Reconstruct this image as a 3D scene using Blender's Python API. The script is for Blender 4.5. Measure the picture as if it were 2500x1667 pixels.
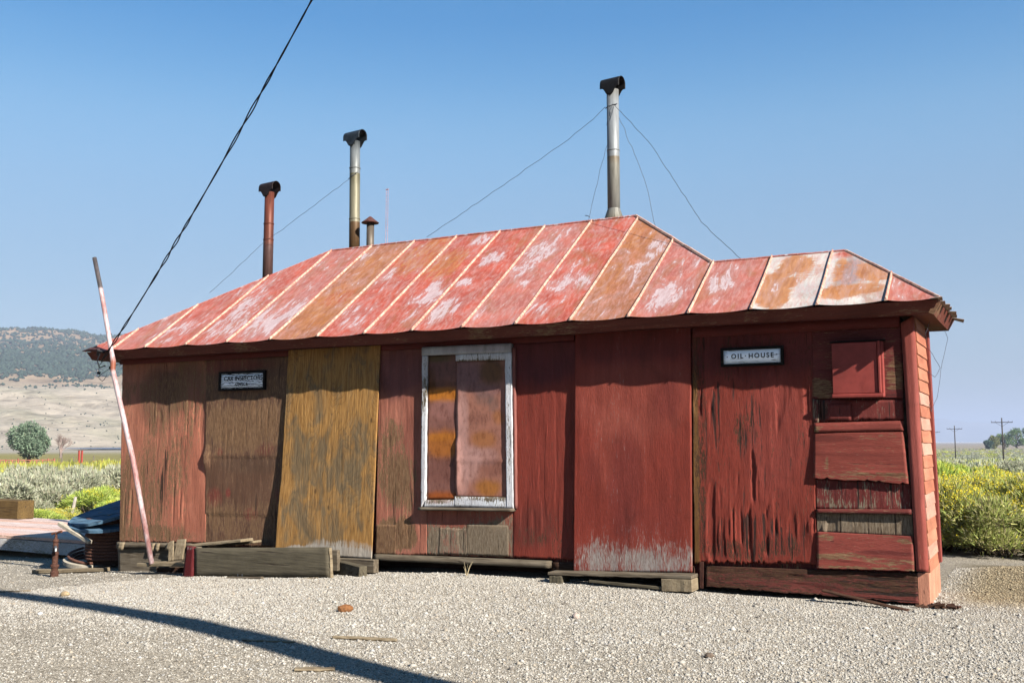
import bpy, bmesh, math, random
import numpy as np
from mathutils import Vector, Matrix

# ------------------------------------------------------------------ scene, camera, light
sc = bpy.context.scene
for o in list(bpy.data.objects):
    bpy.data.objects.remove(o)
COL = sc.collection
random.seed(7)
RNG = np.random.default_rng(11)

CAM = (3.92, -9.94, 1.5)
cam_d = bpy.data.cameras.new("Camera")
cam_d.sensor_width = 36.0
cam_d.lens = 35.0
cam_d.clip_start = 0.1
cam_d.clip_end = 60000
cam = bpy.data.objects.new("Camera", cam_d)
COL.objects.link(cam)
cam.location = CAM
cam.rotation_euler = (math.radians(90 + 5.70), 0, math.radians(28.4))
sc.camera = cam

SUN_AZ = math.radians(18.8)       # off the facade plane
SUN_EL = math.radians(32.5)
to_sun = Vector((math.cos(SUN_AZ) * math.cos(SUN_EL), -math.sin(SUN_AZ) * math.cos(SUN_EL), math.sin(SUN_EL)))

w = bpy.data.worlds.new("World")
sc.world = w
w.use_nodes = True
nt = w.node_tree
bg = nt.nodes["Background"]
sky = nt.nodes.new("ShaderNodeTexSky")
sky.sky_type = 'NISHITA'
sky.sun_disc = False
sky.sun_elevation = SUN_EL
sky.sun_rotation = math.atan2(to_sun.x, to_sun.y)
sky.altitude = 1500
sky.air_density = 1.0
sky.dust_density = 0.6
sky.ozone_density = 3.0
gm = nt.nodes.new("ShaderNodeGamma")           # softer range and deeper blue, as the photo's tone curve shows the sky
gm.inputs[1].default_value = 0.45
nt.links.new(sky.outputs[0], gm.inputs[0])
tc = nt.nodes.new("ShaderNodeTexCoord"); sz = nt.nodes.new("ShaderNodeSeparateXYZ"); rp = nt.nodes.new("ShaderNodeValToRGB")
nt.links.new(tc.outputs["Generated"], sz.inputs[0]); nt.links.new(sz.outputs[2], rp.inputs[0])
for i_, (p_, c_) in enumerate([(0.0, (.36, .40, .42)), (.03, (.36, .40, .42)), (.097, (.52, .60, .65)), (.145, (.45, .56, .63)), (.24, (.46, .65, .78)), (.30, (.41, .67, .84)), (.345, (.28, .59, .83)), (.40, (.15, .48, .80)), (1.0, (.10, .42, .76))]):
    if i_ > 1: rp.color_ramp.elements.new(p_)
    rp.color_ramp.interpolation = 'B_SPLINE'; rp.color_ramp.elements[i_].position = p_; rp.color_ramp.elements[i_].color = (*c_, 1)
t2 = nt.nodes.new("ShaderNodeMix"); t2.data_type = 'RGBA'; t2.blend_type = 'MULTIPLY'; t2.inputs[0].default_value = 1.0
nt.links.new(gm.outputs[0], t2.inputs[6]); nt.links.new(rp.outputs[0], t2.inputs[7])
nt.links.new(t2.outputs[2], bg.inputs[0])
bg.inputs[1].default_value = 0.126

sun_d = bpy.data.lights.new("Sun", 'SUN')
sun_d.energy = 5.0
sun_d.angle = math.radians(0.53)
sun_d.color = (1.0, 0.94, 0.85)
sun = bpy.data.objects.new("Sun", sun_d)
COL.objects.link(sun)
sun.rotation_euler = to_sun.to_track_quat('Z', 'Y').to_euler()
sun.location = (20, -10, 20)

sc.view_settings.view_transform = 'Standard'
sc.view_settings.look = 'None'
sc.view_settings.gamma = 1
sc.view_settings.exposure = 1.9
sc.cycles.max_bounces = 6
sc.cycles.diffuse_bounces = 3
sc.cycles.volume_bounces = 1
sc.cycles.use_denoising = True

ALB = 0.38          # overall calibration of the base colours
# ------------------------------------------------------------------ helpers
def tag(o, label=None, cat=None, group=None, kind=None):
    if label: o["label"] = label
    if cat: o["category"] = cat
    if group: o["group"] = group
    if kind: o["kind"] = kind
    return o

def empty(name, loc=(0, 0, 0), rz=0.0):
    o = bpy.data.objects.new(name, None)
    o.empty_display_size = 0.2
    COL.objects.link(o)
    o.location = loc
    o.rotation_euler = (0, 0, rz)
    return o

def rebase(e, loc):
    """move a thing's empty to its base, leaving its parts where they stand"""
    for c in COL.objects:
        if c.parent == e: c.matrix_parent_inverse = Matrix.Translation(-Vector(loc))
    e.location = loc

def link(name, me, mat, parent=None, smooth=False):
    o = bpy.data.objects.new(name, me)
    COL.objects.link(o)
    if mat is not None and not me.materials:
        me.materials.append(mat)
    if parent is not None:
        o.parent = parent
    if smooth:
        me.polygons.foreach_set("use_smooth", np.ones(len(me.polygons), dtype=bool))
    return o

def np_mesh(name, V, F):
    """V (n,3); F (m,k) constant-size faces"""
    V = np.asarray(V, dtype=np.float32); F = np.asarray(F, dtype=np.int32)
    me = bpy.data.meshes.new(name)
    me.vertices.add(len(V)); me.vertices.foreach_set("co", V.ravel())
    k = F.shape[1]
    me.loops.add(F.size); me.loops.foreach_set("vertex_index", F.ravel())
    me.polygons.add(len(F))
    me.polygons.foreach_set("loop_start", np.arange(0, F.size, k, dtype=np.int32))
    me.update(calc_edges=True)
    return me

def set_col(me, name, arr, k=None):
    a = me.attributes.new(name, 'FLOAT_COLOR', 'POINT')
    A = np.ones((len(arr), 4), dtype=np.float32); A[:, :3] = np.asarray(arr) * (ALB if k is None else k)
    a.data.foreach_set("color", A.ravel())

def set_f(me, name, arr):
    a = me.attributes.new(name, 'FLOAT', 'POINT')
    a.data.foreach_set("value", np.asarray(arr, dtype=np.float32))

def _hash(ix, iy, seed):
    n = (ix.astype(np.int64) * 374761393 + iy.astype(np.int64) * 668265263 + seed * 974634777) & 0x7fffffff
    n = ((n ^ (n >> 13)) * 1274126177) & 0x7fffffff
    return ((n ^ (n >> 16)) & 0xffff) / 65535.0

def vnoise(x, y, seed=0):
    x = np.asarray(x, float); y = np.asarray(y, float)
    ix = np.floor(x); iy = np.floor(y)
    fx = x - ix; fy = y - iy
    fx = fx * fx * (3 - 2 * fx); fy = fy * fy * (3 - 2 * fy)
    a = _hash(ix, iy, seed); b = _hash(ix + 1, iy, seed)
    c = _hash(ix, iy + 1, seed); d = _hash(ix + 1, iy + 1, seed)
    return (a * (1 - fx) + b * fx) * (1 - fy) + (c * (1 - fx) + d * fx) * fy

def fbm(x, y, seed=0, oct=4):
    s = 0; a = 0.5; t = 0
    for i in range(oct):
        s = s + a * vnoise(np.asarray(x) * 2 ** i, np.asarray(y) * 2 ** i, seed + i * 17); t += a; a *= 0.55
    return s / t

def smooth(a, b, x):
    t = np.clip((np.asarray(x, float) - a) / (b - a), 0, 1)
    return t * t * (3 - 2 * t)

class MB:
    def __init__(s): s.v = []; s.f = []
    def add(s, V, F):
        n = len(s.v); s.v += [tuple(p) for p in V]; s.f += [tuple(i + n for i in f) for f in F]
    def box(s, c, size, rot=None, taper=0.0, jit=0.0):
        hx, hy, hz = size[0] / 2, size[1] / 2, size[2] / 2
        P = [Vector((sx * hx, sy * hy, sz * hz)) for sz in (-1, 1) for sy in (-1, 1) for sx in (-1, 1)]
        if jit: P = [p + Vector((random.uniform(-jit, jit), random.uniform(-jit, jit), random.uniform(-jit, jit))) for p in P]
        if rot is not None: P = [rot @ p for p in P]
        P = [p + Vector(c) for p in P]
        s.add(P, [(0, 2, 3, 1), (4, 5, 7, 6), (0, 1, 5, 4), (2, 6, 7, 3), (0, 4, 6, 2), (1, 3, 7, 5)])
    def tube(s, pts, r, n=8, cap=True):
        pts = [Vector(p) for p in pts]; rs = r if isinstance(r, (list, tuple)) else [r] * len(pts)
        base = len(s.v); prev = None
        for i, p in enumerate(pts):
            t = (pts[min(i + 1, len(pts) - 1)] - pts[max(i - 1, 0)]).normalized()
            if prev is None:
                a = Vector((0, 0, 1)) if abs(t.z) < 0.9 else Vector((1, 0, 0))
                u = t.cross(a).normalized()
            else:
                u = (prev - t * prev.dot(t)).normalized()
            prev = u; v = t.cross(u)
            for k in range(n):
                an = 2 * math.pi * k / n
                s.v.append(tuple(p + (u * math.cos(an) + v * math.sin(an)) * rs[i]))
        for i in range(len(pts) - 1):
            for k in range(n):
                a = base + i * n + k; b = base + i * n + (k + 1) % n
                s.f.append((a, b, b + n, a + n))
        if cap:
            s.f.append(tuple(base + k for k in reversed(range(n))))
            e = base + (len(pts) - 1) * n
            s.f.append(tuple(e + k for k in range(n)))
    def lathe(s, prof, c, n=20, axis=None):
        """prof list of (r,z) from bottom to top"""
        base = len(s.v); c = Vector(c)
        for r, z in prof:
            for k in range(n):
                an = 2 * math.pi * k / n
                p = Vector((r * math.cos(an), r * math.sin(an), z))
                if axis is not None: p = axis @ p
                s.v.append(tuple(c + p))
        for i in range(len(prof) - 1):
            for k in range(n):
                a = base + i * n + k; b = base + i * n + (k + 1) % n
                s.f.append((a, b, b + n, a + n))
        s.f.append(tuple(base + k for k in reversed(range(n))))
        e = base + (len(prof) - 1) * n
        s.f.append(tuple(e + k for k in range(n)))
    def build(s, name, mat, parent=None, smooth=False, bevel=0.0):
        me = bpy.data.meshes.new(name)
        me.from_pydata(s.v, [], s.f)
        if bevel:
            bm = bmesh.new(); bm.from_mesh(me)
            bmesh.ops.bevel(bm, geom=[e for e in bm.edges if len(e.link_faces) == 2 and e.calc_face_angle(0) > 0.6], offset=bevel, segments=1, affect='EDGES')
            bm.to_mesh(me); bm.free()
        me.update()
        return link(name, me, mat, parent, smooth)

# ---- node DSL
class G:
    def __init__(s, name):
        s.m = bpy.data.materials.new(name); s.m.use_nodes = True
        s.nt = s.m.node_tree; s.b = s.nt.nodes["Principled BSDF"]
        s.b.inputs["Specular IOR Level"].default_value = 0.15
        s.b.inputs["Roughness"].default_value = 0.8
    def n(s, t, **kw):
        x = s.nt.nodes.new(t)
        for k, v in kw.items(): setattr(x, k, v)
        return x
    def set(s, sock, v):
        if isinstance(v, (int, float)): sock.default_value = v
        elif isinstance(v, (tuple, list)):
            if len(sock.default_value) == 4 and len(v) == 3: v = (*v, 1)
            sock.default_value = v
        else: s.nt.links.new(v, sock)
    def obj(s): return s.n("ShaderNodeTexCoord").outputs["Object"]
    def gen(s): return s.n("ShaderNodeTexCoord").outputs["Generated"]
    def scale(s, v, sc_, loc=(0, 0, 0), rot=(0, 0, 0)):
        m = s.n("ShaderNodeMapping"); s.set(m.inputs[0], v); s.set(m.inputs["Scale"], sc_); s.set(m.inputs["Location"], loc); s.set(m.inputs["Rotation"], rot); return m.outputs[0]
    def noise(s, v, scale, detail=4, rough=0.6, dist=0.0):
        x = s.n("ShaderNodeTexNoise"); s.set(x.inputs["Vector"], v); s.set(x.inputs["Scale"], scale); s.set(x.inputs["Detail"], detail); s.set(x.inputs["Roughness"], rough); s.set(x.inputs["Distortion"], dist); return x.outputs[0]
    def vor(s, v, scale, feature='F1', out="Distance"):
        x = s.n("ShaderNodeTexVoronoi"); x.feature = feature; s.set(x.inputs["Vector"], v); s.set(x.inputs["Scale"], scale); return x.outputs[out]
    def wave(s, v, scale, dist=2, detail=2, dscale=1, rough=.5, dirn='X', typ='BANDS'):
        x = s.n("ShaderNodeTexWave"); x.wave_type = typ; x.bands_direction = dirn
        s.set(x.inputs["Vector"], v); s.set(x.inputs["Scale"], scale); s.set(x.inputs["Distortion"], dist); s.set(x.inputs["Detail"], detail); s.set(x.inputs["Detail Scale"], dscale); s.set(x.inputs["Detail Roughness"], rough); return x.outputs["Fac"]
    def math(s, op, a, b=0.0, c=0.0):
        x = s.n("ShaderNodeMath"); x.operation = op; s.set(x.inputs[0], a); s.set(x.inputs[1], b); s.set(x.inputs[2], c); return x.outputs[0]
    def mr(s, v, a, b, c=0.0, d=1.0, st=True):
        x = s.n("ShaderNodeMapRange"); x.interpolation_type = 'SMOOTHSTEP' if st else 'LINEAR'
        for i, q in enumerate((v, a, b, c, d)): s.set(x.inputs[i], q)
        return x.outputs[0]
    def ramp(s, v, stops):
        x = s.n("ShaderNodeValToRGB"); e = x.color_ramp.elements
        while len(e) < len(stops): e.new(0.5)
        for i, (p, c) in enumerate(stops): e[i].position = p; e[i].color = (*c, 1)
        s.set(x.inputs[0], v); return x.outputs[0]
    def mix(s, f, a, b, mode='MIX'):
        x = s.n("ShaderNodeMix"); x.data_type = 'RGBA'; x.blend_type = mode
        s.set(x.inputs[0], f); s.set(x.inputs[6], a); s.set(x.inputs[7], b); return x.outputs[2]
    def attr(s, name, out="Color"):
        x = s.n("ShaderNodeAttribute"); x.attribute_name = name; return x.outputs[out]
    def bump(s, h, strength=0.5, dist=0.01, normal=None):
        x = s.n("ShaderNodeBump"); s.set(x.inputs["Height"], h); s.set(x.inputs["Strength"], strength); s.set(x.inputs["Distance"], dist)
        if normal is not None: s.set(x.inputs["Normal"], normal)
        return x.outputs[0]
    def out(s, color=None, normal=None, rough=None, metal=None):
        if color is not None: s.set(s.b.inputs["Base Color"], color)
        if normal is not None: s.set(s.b.inputs["Normal"], normal)
        if rough is not None: s.set(s.b.inputs["Roughness"], rough)
        if metal is not None: s.set(s.b.inputs["Metallic"], metal)
        return s.m

WOOD_BROWN = [(0.25, (0.05, 0.024, 0.011)), (0.42, (0.19, 0.098, 0.048)), (0.60, (0.38, 0.225, 0.125)), (0.8, (0.60, 0.45, 0.31))]
WOOD_GREY = [(0.25, (0.05, 0.038, 0.027)), (0.45, (0.16, 0.125, 0.085)), (0.62, (0.29, 0.24, 0.175)), (0.8, (0.44, 0.38, 0.30))]
WOOD_BLEACH = [(0.25, (0.16, 0.09, 0.075)), (0.42, (0.34, 0.27, 0.24)), (0.6, (0.52, 0.46, 0.42)), (0.8, (0.64, 0.60, 0.56))]
WOOD_BGREY = [(0.25, (0.06, 0.04, 0.025)), (0.42, (0.19, 0.135, 0.085)), (0.6, (0.38, 0.30, 0.215)), (0.8, (0.58, 0.51, 0.42))]
WOOD_TAN = [(0.25, (0.10, 0.075, 0.045)), (0.45, (0.30, 0.23, 0.145)), (0.62, (0.44, 0.355, 0.235)), (0.8, (0.56, 0.48, 0.35))]
WOOD_DARK = [(0.25, (0.012, 0.006, 0.004)), (0.45, (0.06, 0.026, 0.015)), (0.62, (0.15, 0.075, 0.042)), (0.8, (0.32, 0.22, 0.15))]

def mat_paintwood(name, grain='z', wood=WOOD_BROWN, crack=1.0, bumps=0.6, sharp=0.05, gloss=0.8):
    g = G(name); o = g.obj()
    st = {'z': (1, 1, .13), 'x': (.13, 1, 1), 'y': (1, .13, 1)}[grain]
    st2 = {'z': (1, 1, .12), 'x': (.12, 1, 1), 'y': (1, .12, 1)}[grain]
    fine = g.noise(g.scale(o, st), 100, 6, .7, .15)
    vfine = g.noise(g.scale(o, st), 240, 3, .6)
    mid = g.noise(g.scale(o, st2), 11, 6, .65, .3)
    big = g.noise(g.scale(o, {'z': (1, 1, .6), 'x': (.6, 1, 1), 'y': (1, .6, 1)}[grain]), 3.2, 6, .68, .6)
    wear = g.attr("wear", "Fac")
    m = g.math('ADD', g.math('ADD', wear, g.math('MULTIPLY', g.math('SUBTRACT', vfine, .5), .55)), g.math('ADD', g.math('MULTIPLY', g.math('SUBTRACT', fine, .5), 1.7), g.math('MULTIPLY', g.math('SUBTRACT', mid, .5), 1.0)))
    msk = g.mr(m, .5 - sharp, .5 + sharp)
    woodc = g.ramp(g.math('ADD', g.math('MULTIPLY', fine, .75), g.math('MULTIPLY', vfine, .25)), [(p, tuple(q * ALB for q in k)) for p, k in wood])
    pc = g.mix(g.mr(mid, .3, .7), g.mix(1.0, g.attr("Col"), (.72, .70, .70), 'MULTIPLY'), g.attr("Col"))
    pc = g.mix(g.mr(vfine, .42, .68, 0, .38), pc, g.mix(1.0, pc, (.50, .44, .44), 'MULTIPLY'))
    pc = g.mix(g.mr(fine, .55, .75, 0, .35), pc, g.mix(1.0, pc, (.45, .38, .38), 'MULTIPLY'))
    pc = g.mix(g.mr(fine, .42, .28, 0, .2), pc, g.mix(1.0, pc, (1.45, 1.5, 1.5), 'MULTIPLY'))
    pc = g.mix(g.mr(big, .50, .70, 0, .55), pc, g.mix(1.0, pc, (1.25, 1.35, 1.4), 'MULTIPLY'))
    pc = g.mix(g.mr(big, .48, .30, 0, .6), pc, g.mix(1.0, pc, (.62, .66, .62), 'MULTIPLY'))
    col = g.mix(msk, pc, woodc)
    crk_n = g.noise(g.scale(o, {'z': (1, 1, .035), 'x': (.035, 1, 1), 'y': (1, .035, 1)}[grain], (3.1, 1.7, 2.3)), 42, 4, .6, .25)
    crk = g.math('MULTIPLY', g.mr(g.math('ADD', crk_n, g.math('MULTIPLY', g.attr("crack", "Fac"), .22)), .70, .76), crack)
    col = g.mix(g.math('MULTIPLY', crk, .9), col, (.012, .008, .006))
    h = g.math('ADD', g.math('MULTIPLY', fine, .8), g.math('MULTIPLY', vfine, .35))
    h = g.math('SUBTRACT', h, g.math('MULTIPLY', msk, .45))
    h = g.math('SUBTRACT', h, g.math('MULTIPLY', crk, 2.0))
    nrm = g.bump(h, bumps, .008)
    return g.out(col, nrm, g.mr(msk, 0, 1, gloss - .12, .92))

def mat_simple_wood(name, wood=WOOD_GREY, grain='x', bumps=.6, tint=None):
    g = G(name); o = g.obj()
    st = {'z': (1, 1, .05), 'x': (.05, 1, 1), 'y': (1, .05, 1)}[grain]
    fine = g.noise(g.scale(o, st), 45, 6, .7, .3)
    blot = g.noise(o, 5, 4, .6)
    c = g.ramp(g.math('ADD', g.math('MULTIPLY', fine, .75), g.math('MULTIPLY', blot, .25)), [(p, tuple(q * ALB for q in k)) for p, k in wood])
    crk = g.mr(g.noise(g.scale(o, st, (5, 2, 1)), 20, 4, .5, .3), .66, .70)
    c = g.mix(g.math('MULTIPLY', crk, .85), c, (.02, .014, .01))
    if tint: c = g.mix(1.0, c, tint, 'MULTIPLY')
    h = g.math('SUBTRACT', fine, crk)
    return g.out(c, g.bump(h, bumps, .006), .88)

def mat_plain(name, col, rough=.8, var=.25, scale=12, metal=0.0, bump=0.15):
    g = G(name); o = g.obj()
    n = g.noise(o, scale, 5, .65); col = tuple(c * (ALB + .1) for c in col)
    d = tuple(c * (1 - var) for c in col); l = tuple(min(1, c * (1 + var)) for c in col)
    return g.out(g.mix(g.mr(n, .3, .7), d, l), g.bump(n, bump, .005), rough, metal)

def mat_attr(name, rough=.85, transl=0.0):
    g = G(name)
    c = g.attr("Col")
    g.out(c, None, rough)
    if transl:
        g.b.inputs["Subsurface Weight"].default_value = 0
        t = g.n("ShaderNodeBsdfTranslucent"); g.set(t.inputs[0], c)
        mx = g.n("ShaderNodeMixShader"); mx.inputs[0].default_value = transl
        g.nt.links.new(g.b.outputs[0], mx.inputs[1]); g.nt.links.new(t.outputs[0], mx.inputs[2])
        g.nt.links.new(mx.outputs[0], g.nt.nodes["Material Output"].inputs[0])
    return g.m

M_PANEL = mat_paintwood("painted_plywood_vertical", 'z', WOOD_BROWN, 1.0, .75)
M_PANELC = mat_paintwood("painted_plywood_cracked", 'z', WOOD_DARK, 1.0, 1.0, .06)
M_DOORP = mat_paintwood("painted_plywood_fresh", 'z', WOOD_BLEACH, .25, .9, .22)
M_PLANK = mat_paintwood("painted_plank_horizontal", 'x', WOOD_BROWN, .9, .8)
M_BAREP = mat_paintwood("bare_boards_vertical", 'z', WOOD_BGREY, 1.0, .9)
M_SILL = mat_paintwood("old_sill_beam", 'x', WOOD_DARK, 1.0, 1.0)
M_TRIM = mat_paintwood("painted_trim", 'z', WOOD_BROWN, .6, .5)
M_TRIMX = mat_paintwood("painted_trim_horizontal", 'x', WOOD_BROWN, .5, .5)
M_TRIMY = mat_paintwood("painted_siding", 'y', WOOD_BROWN, .4, .5)
M_WHITE = mat_paintwood("peeling_white_frame", 'z', WOOD_GREY, .9, .7, .04)
M_GREYW = mat_simple_wood("weathered_grey_wood", WOOD_GREY, 'x')
M_GREYWD = mat_simple_wood("weathered_board_olive", [(.25, (.04, .035, .022)), (.45, (.125, .105, .07)), (.62, (.20, .17, .115)), (.8, (.29, .26, .19))], 'x')
M_GREYWZ = mat_simple_wood("weathered_upright_wood", WOOD_TAN, 'z')
M_TANW = mat_simple_wood("pale_new_wood", WOOD_TAN, 'x')
M_TANY = mat_simple_wood("pale_end_grain", WOOD_TAN, 'y')
M_DARKW = mat_simple_wood("dark_underfloor_wood", WOOD_DARK, 'x')
M_BLACKW = mat_simple_wood("black_sign_frame_wood", [(.25, (.004, .004, .004)), (.6, (.012, .011, .010)), (.8, (.05, .045, .04))], 'x')

# ------------------------------------------------------------------ panel builder
def blobs(u, v, L, seed=0, nz=.25, fs=5.0):
    """soft patches: (u,v,ru,rv,strength) summed, edges broken up by noise"""
    s = np.zeros_like(u)
    wob = (fbm(u * fs, v * fs * 1.3, seed) - .5) * nz * 2
    for (cu, cv, ru, rv, k) in L:
        d = np.sqrt(((u - cu) / ru) ** 2 + ((v - cv) / rv) ** 2) + wob
        s = s + k * (1 - smooth(.55, 1.15, d))
    return s

def panel(name, parent, mat, q, y0=0.02, y1=None, thick=.015, col=(.3, .06, .045), wear=0.2, wearL=(), colL=(), crack=0.3, crackL=(), res=.03, warp=.004, jag=0.0, jside=.003, seed=0, curl=None, relief=0.0, grain='z', splits=0.0):
    """q: TL,TR,BR,BL as (x,z) on the facade; y0/y1 how far the front stands proud at top / bottom"""
    if y1 is None: y1 = y0
    TL, TR, BR, BL = q
    wdt = max(abs(TR[0] - TL[0]), abs(BR[0] - BL[0])); hgt = max(abs(TL[1] - BL[1]), abs(TR[1] - BR[1]))
    nu = max(2, int(wdt / res)); nv = max(2, int(hgt / res))
    if relief:
        nu, nv = (int(wdt / .0085), int(hgt / .026)) if grain == 'z' else (int(wdt / .026), int(hgt / .0085))
    uu, vv = np.meshgrid(np.linspace(0, 1, nu + 1), np.linspace(0, 1, nv + 1))   # v: 0 bottom .. 1 top
    x = (BL[0] * (1 - uu) + BR[0] * uu) * (1 - vv) + (TL[0] * (1 - uu) + TR[0] * uu) * vv
    z = (BL[1] * (1 - uu) + BR[1] * uu) * (1 - vv) + (TL[1] * (1 - uu) + TR[1] * uu) * vv
    if jag:
        j = (fbm(uu * wdt * 22, uu * 0, seed + 5) - .2) * jag + (vnoise(uu * wdt * 60, uu * 0, seed + 9) > .75) * jag * .5
        z = z + j * np.clip(1 - vv * hgt / .15, 0, 1)
    if jside:
        x = x + (fbm(vv * hgt * 12, vv * 0, seed + 3) - .5) * jside * 2 * ((uu < 1e-6) | (uu > 1 - 1e-6))
    y = -(y0 * vv + y1 * (1 - vv)) - warp * (fbm(uu * wdt * 1.5, vv * hgt * 1.2, seed + 21) - .5) * 2
    if relief:     # raised grain, lifted veneer and open splits in the weathered sheet
        a_, b_ = (x, z) if grain == 'z' else (z, x)
        y = y - relief * ((fbm(a_ * 52, b_ * 7.0, seed + 31, 3) - .5) * .9 + (fbm(a_ * 9, b_ * 4.0, seed + 32, 4) - .5) * .9)
        msk_ = smooth(.46, .66, fbm(a_ * 3.0, b_ * 1.5, seed + 33, 3))
        y = y + splits * msk_ * smooth(.60, .70, vnoise(a_ * 24 + .6 * fbm(a_ * 3, b_ * 5, seed + 37), b_ * 1.7, seed + 35))
        y = y - splits * .7 * msk_ * smooth(.66, .80, vnoise(a_ * 15, b_ * 1.9, seed + 39)) * (vnoise(a_ * 40, b_ * 3, seed + 41) > .35)
        ee = (uu < 1e-6) | (uu > 1 - 1e-6) | (vv > 1 - 1e-6)
        y = np.where(ee, -(y0 * vv + y1 * (1 - vv)), y)
    if curl is not None: y = y - curl(uu, vv)
    n = x.size
    V = np.concatenate([np.stack([x, y, z], -1).reshape(-1, 3), np.stack([x, y + thick, z], -1).reshape(-1, 3)])
    idx = np.arange(n).reshape(nv + 1, nu + 1)
    f = np.stack([idx[:-1, :-1], idx[:-1, 1:], idx[1:, 1:], idx[1:, :-1]], -1).reshape(-1, 4)
    F = [f, f[:, ::-1] + n]
    for e, flip in ((idx[0, :], 0), (idx[-1, :], 1), (idx[:, 0], 1), (idx[:, -1], 0)):
        a, b = e[:-1], e[1:]
        qd = np.stack([a, a + n, b + n, b], -1)
        F.append(qd[:, ::-1] if flip else qd)
    me = np_mesh(name, V, np.concatenate(F))
    W = np.full_like(uu, wear) + blobs(uu, vv, wearL, seed + 40)
    C = np.ones(uu.shape + (3,)) * np.array(col)
    for i, (c2, L) in enumerate(colL):
        m = np.clip(blobs(uu, vv, L, seed + 60 + i * 7, .18, 7), 0, 1)[..., None]
        C = C * (1 - m) + np.array(c2) * m
    K = np.full_like(uu, crack) + blobs(uu, vv, crackL, seed + 80)
    set_f(me, "wear", np.tile(W.ravel(), 2)); set_f(me, "crack", np.tile(K.ravel(), 2))
    set_col(me, "Col", np.tile(C.reshape(-1, 3), (2, 1)))
    return link(name, me, mat, parent)

def flat_attrs(o, col, wear=.2, crack=.2):
    me = o.data; n = len(me.vertices)
    set_f(me, "wear", np.full(n, wear)); set_f(me, "crack", np.full(n, crack)); set_col(me, "Col", np.tile(np.array(col), (n, 1)))
    return o

# ------------------------------------------------------------------ ground
def softplus(t, k=.6): return np.log1p(np.exp(np.clip(t / k, -40, 40))) * k

def ground_z(x, y):
    x = np.asarray(x, float); y = np.asarray(y, float)
    d = np.hypot(x - CAM[0], y - CAM[1])
    s = softplus(-(x + 2.2))
    z = -.0595 * s
    z = np.where(z < -.40, -.40 - .16 * (1 - np.exp(-(-.40 - z) / .16)), z)
    ld = np.log(np.maximum(d, 1))
    z = z + np.interp(ld, np.log([1, 17, 28, 72, 160, 240, 600, 900, 5000, 20000]), [0, 0, -.12, -.75, -2.0, -2.9, -4.2, -4.75, -8, -13])
    # low dirt berm beside the right end, small undulations
    z = z + .17 * np.exp(-((x - 4.6) / 1.5) ** 2 - ((y - 2.5) / .9) ** 2)
    z = z + (fbm(x * .7, y * .7, 3) - .5) * .05 * smooth(0.5, 3, d) * (d < 400)
    z = z + (fbm(x * .02, y * .02, 5) - .5) * 1.2 * smooth(30, 200, d)
    return z

def wedge_angles():
    a = [np.linspace(-75, 75, 340) + 90 + 28.4]
    b = np.linspace(75, 285, 60)[1:-1] + 90 + 28.4
    return np.radians(np.concatenate([a[0], b]))

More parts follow.
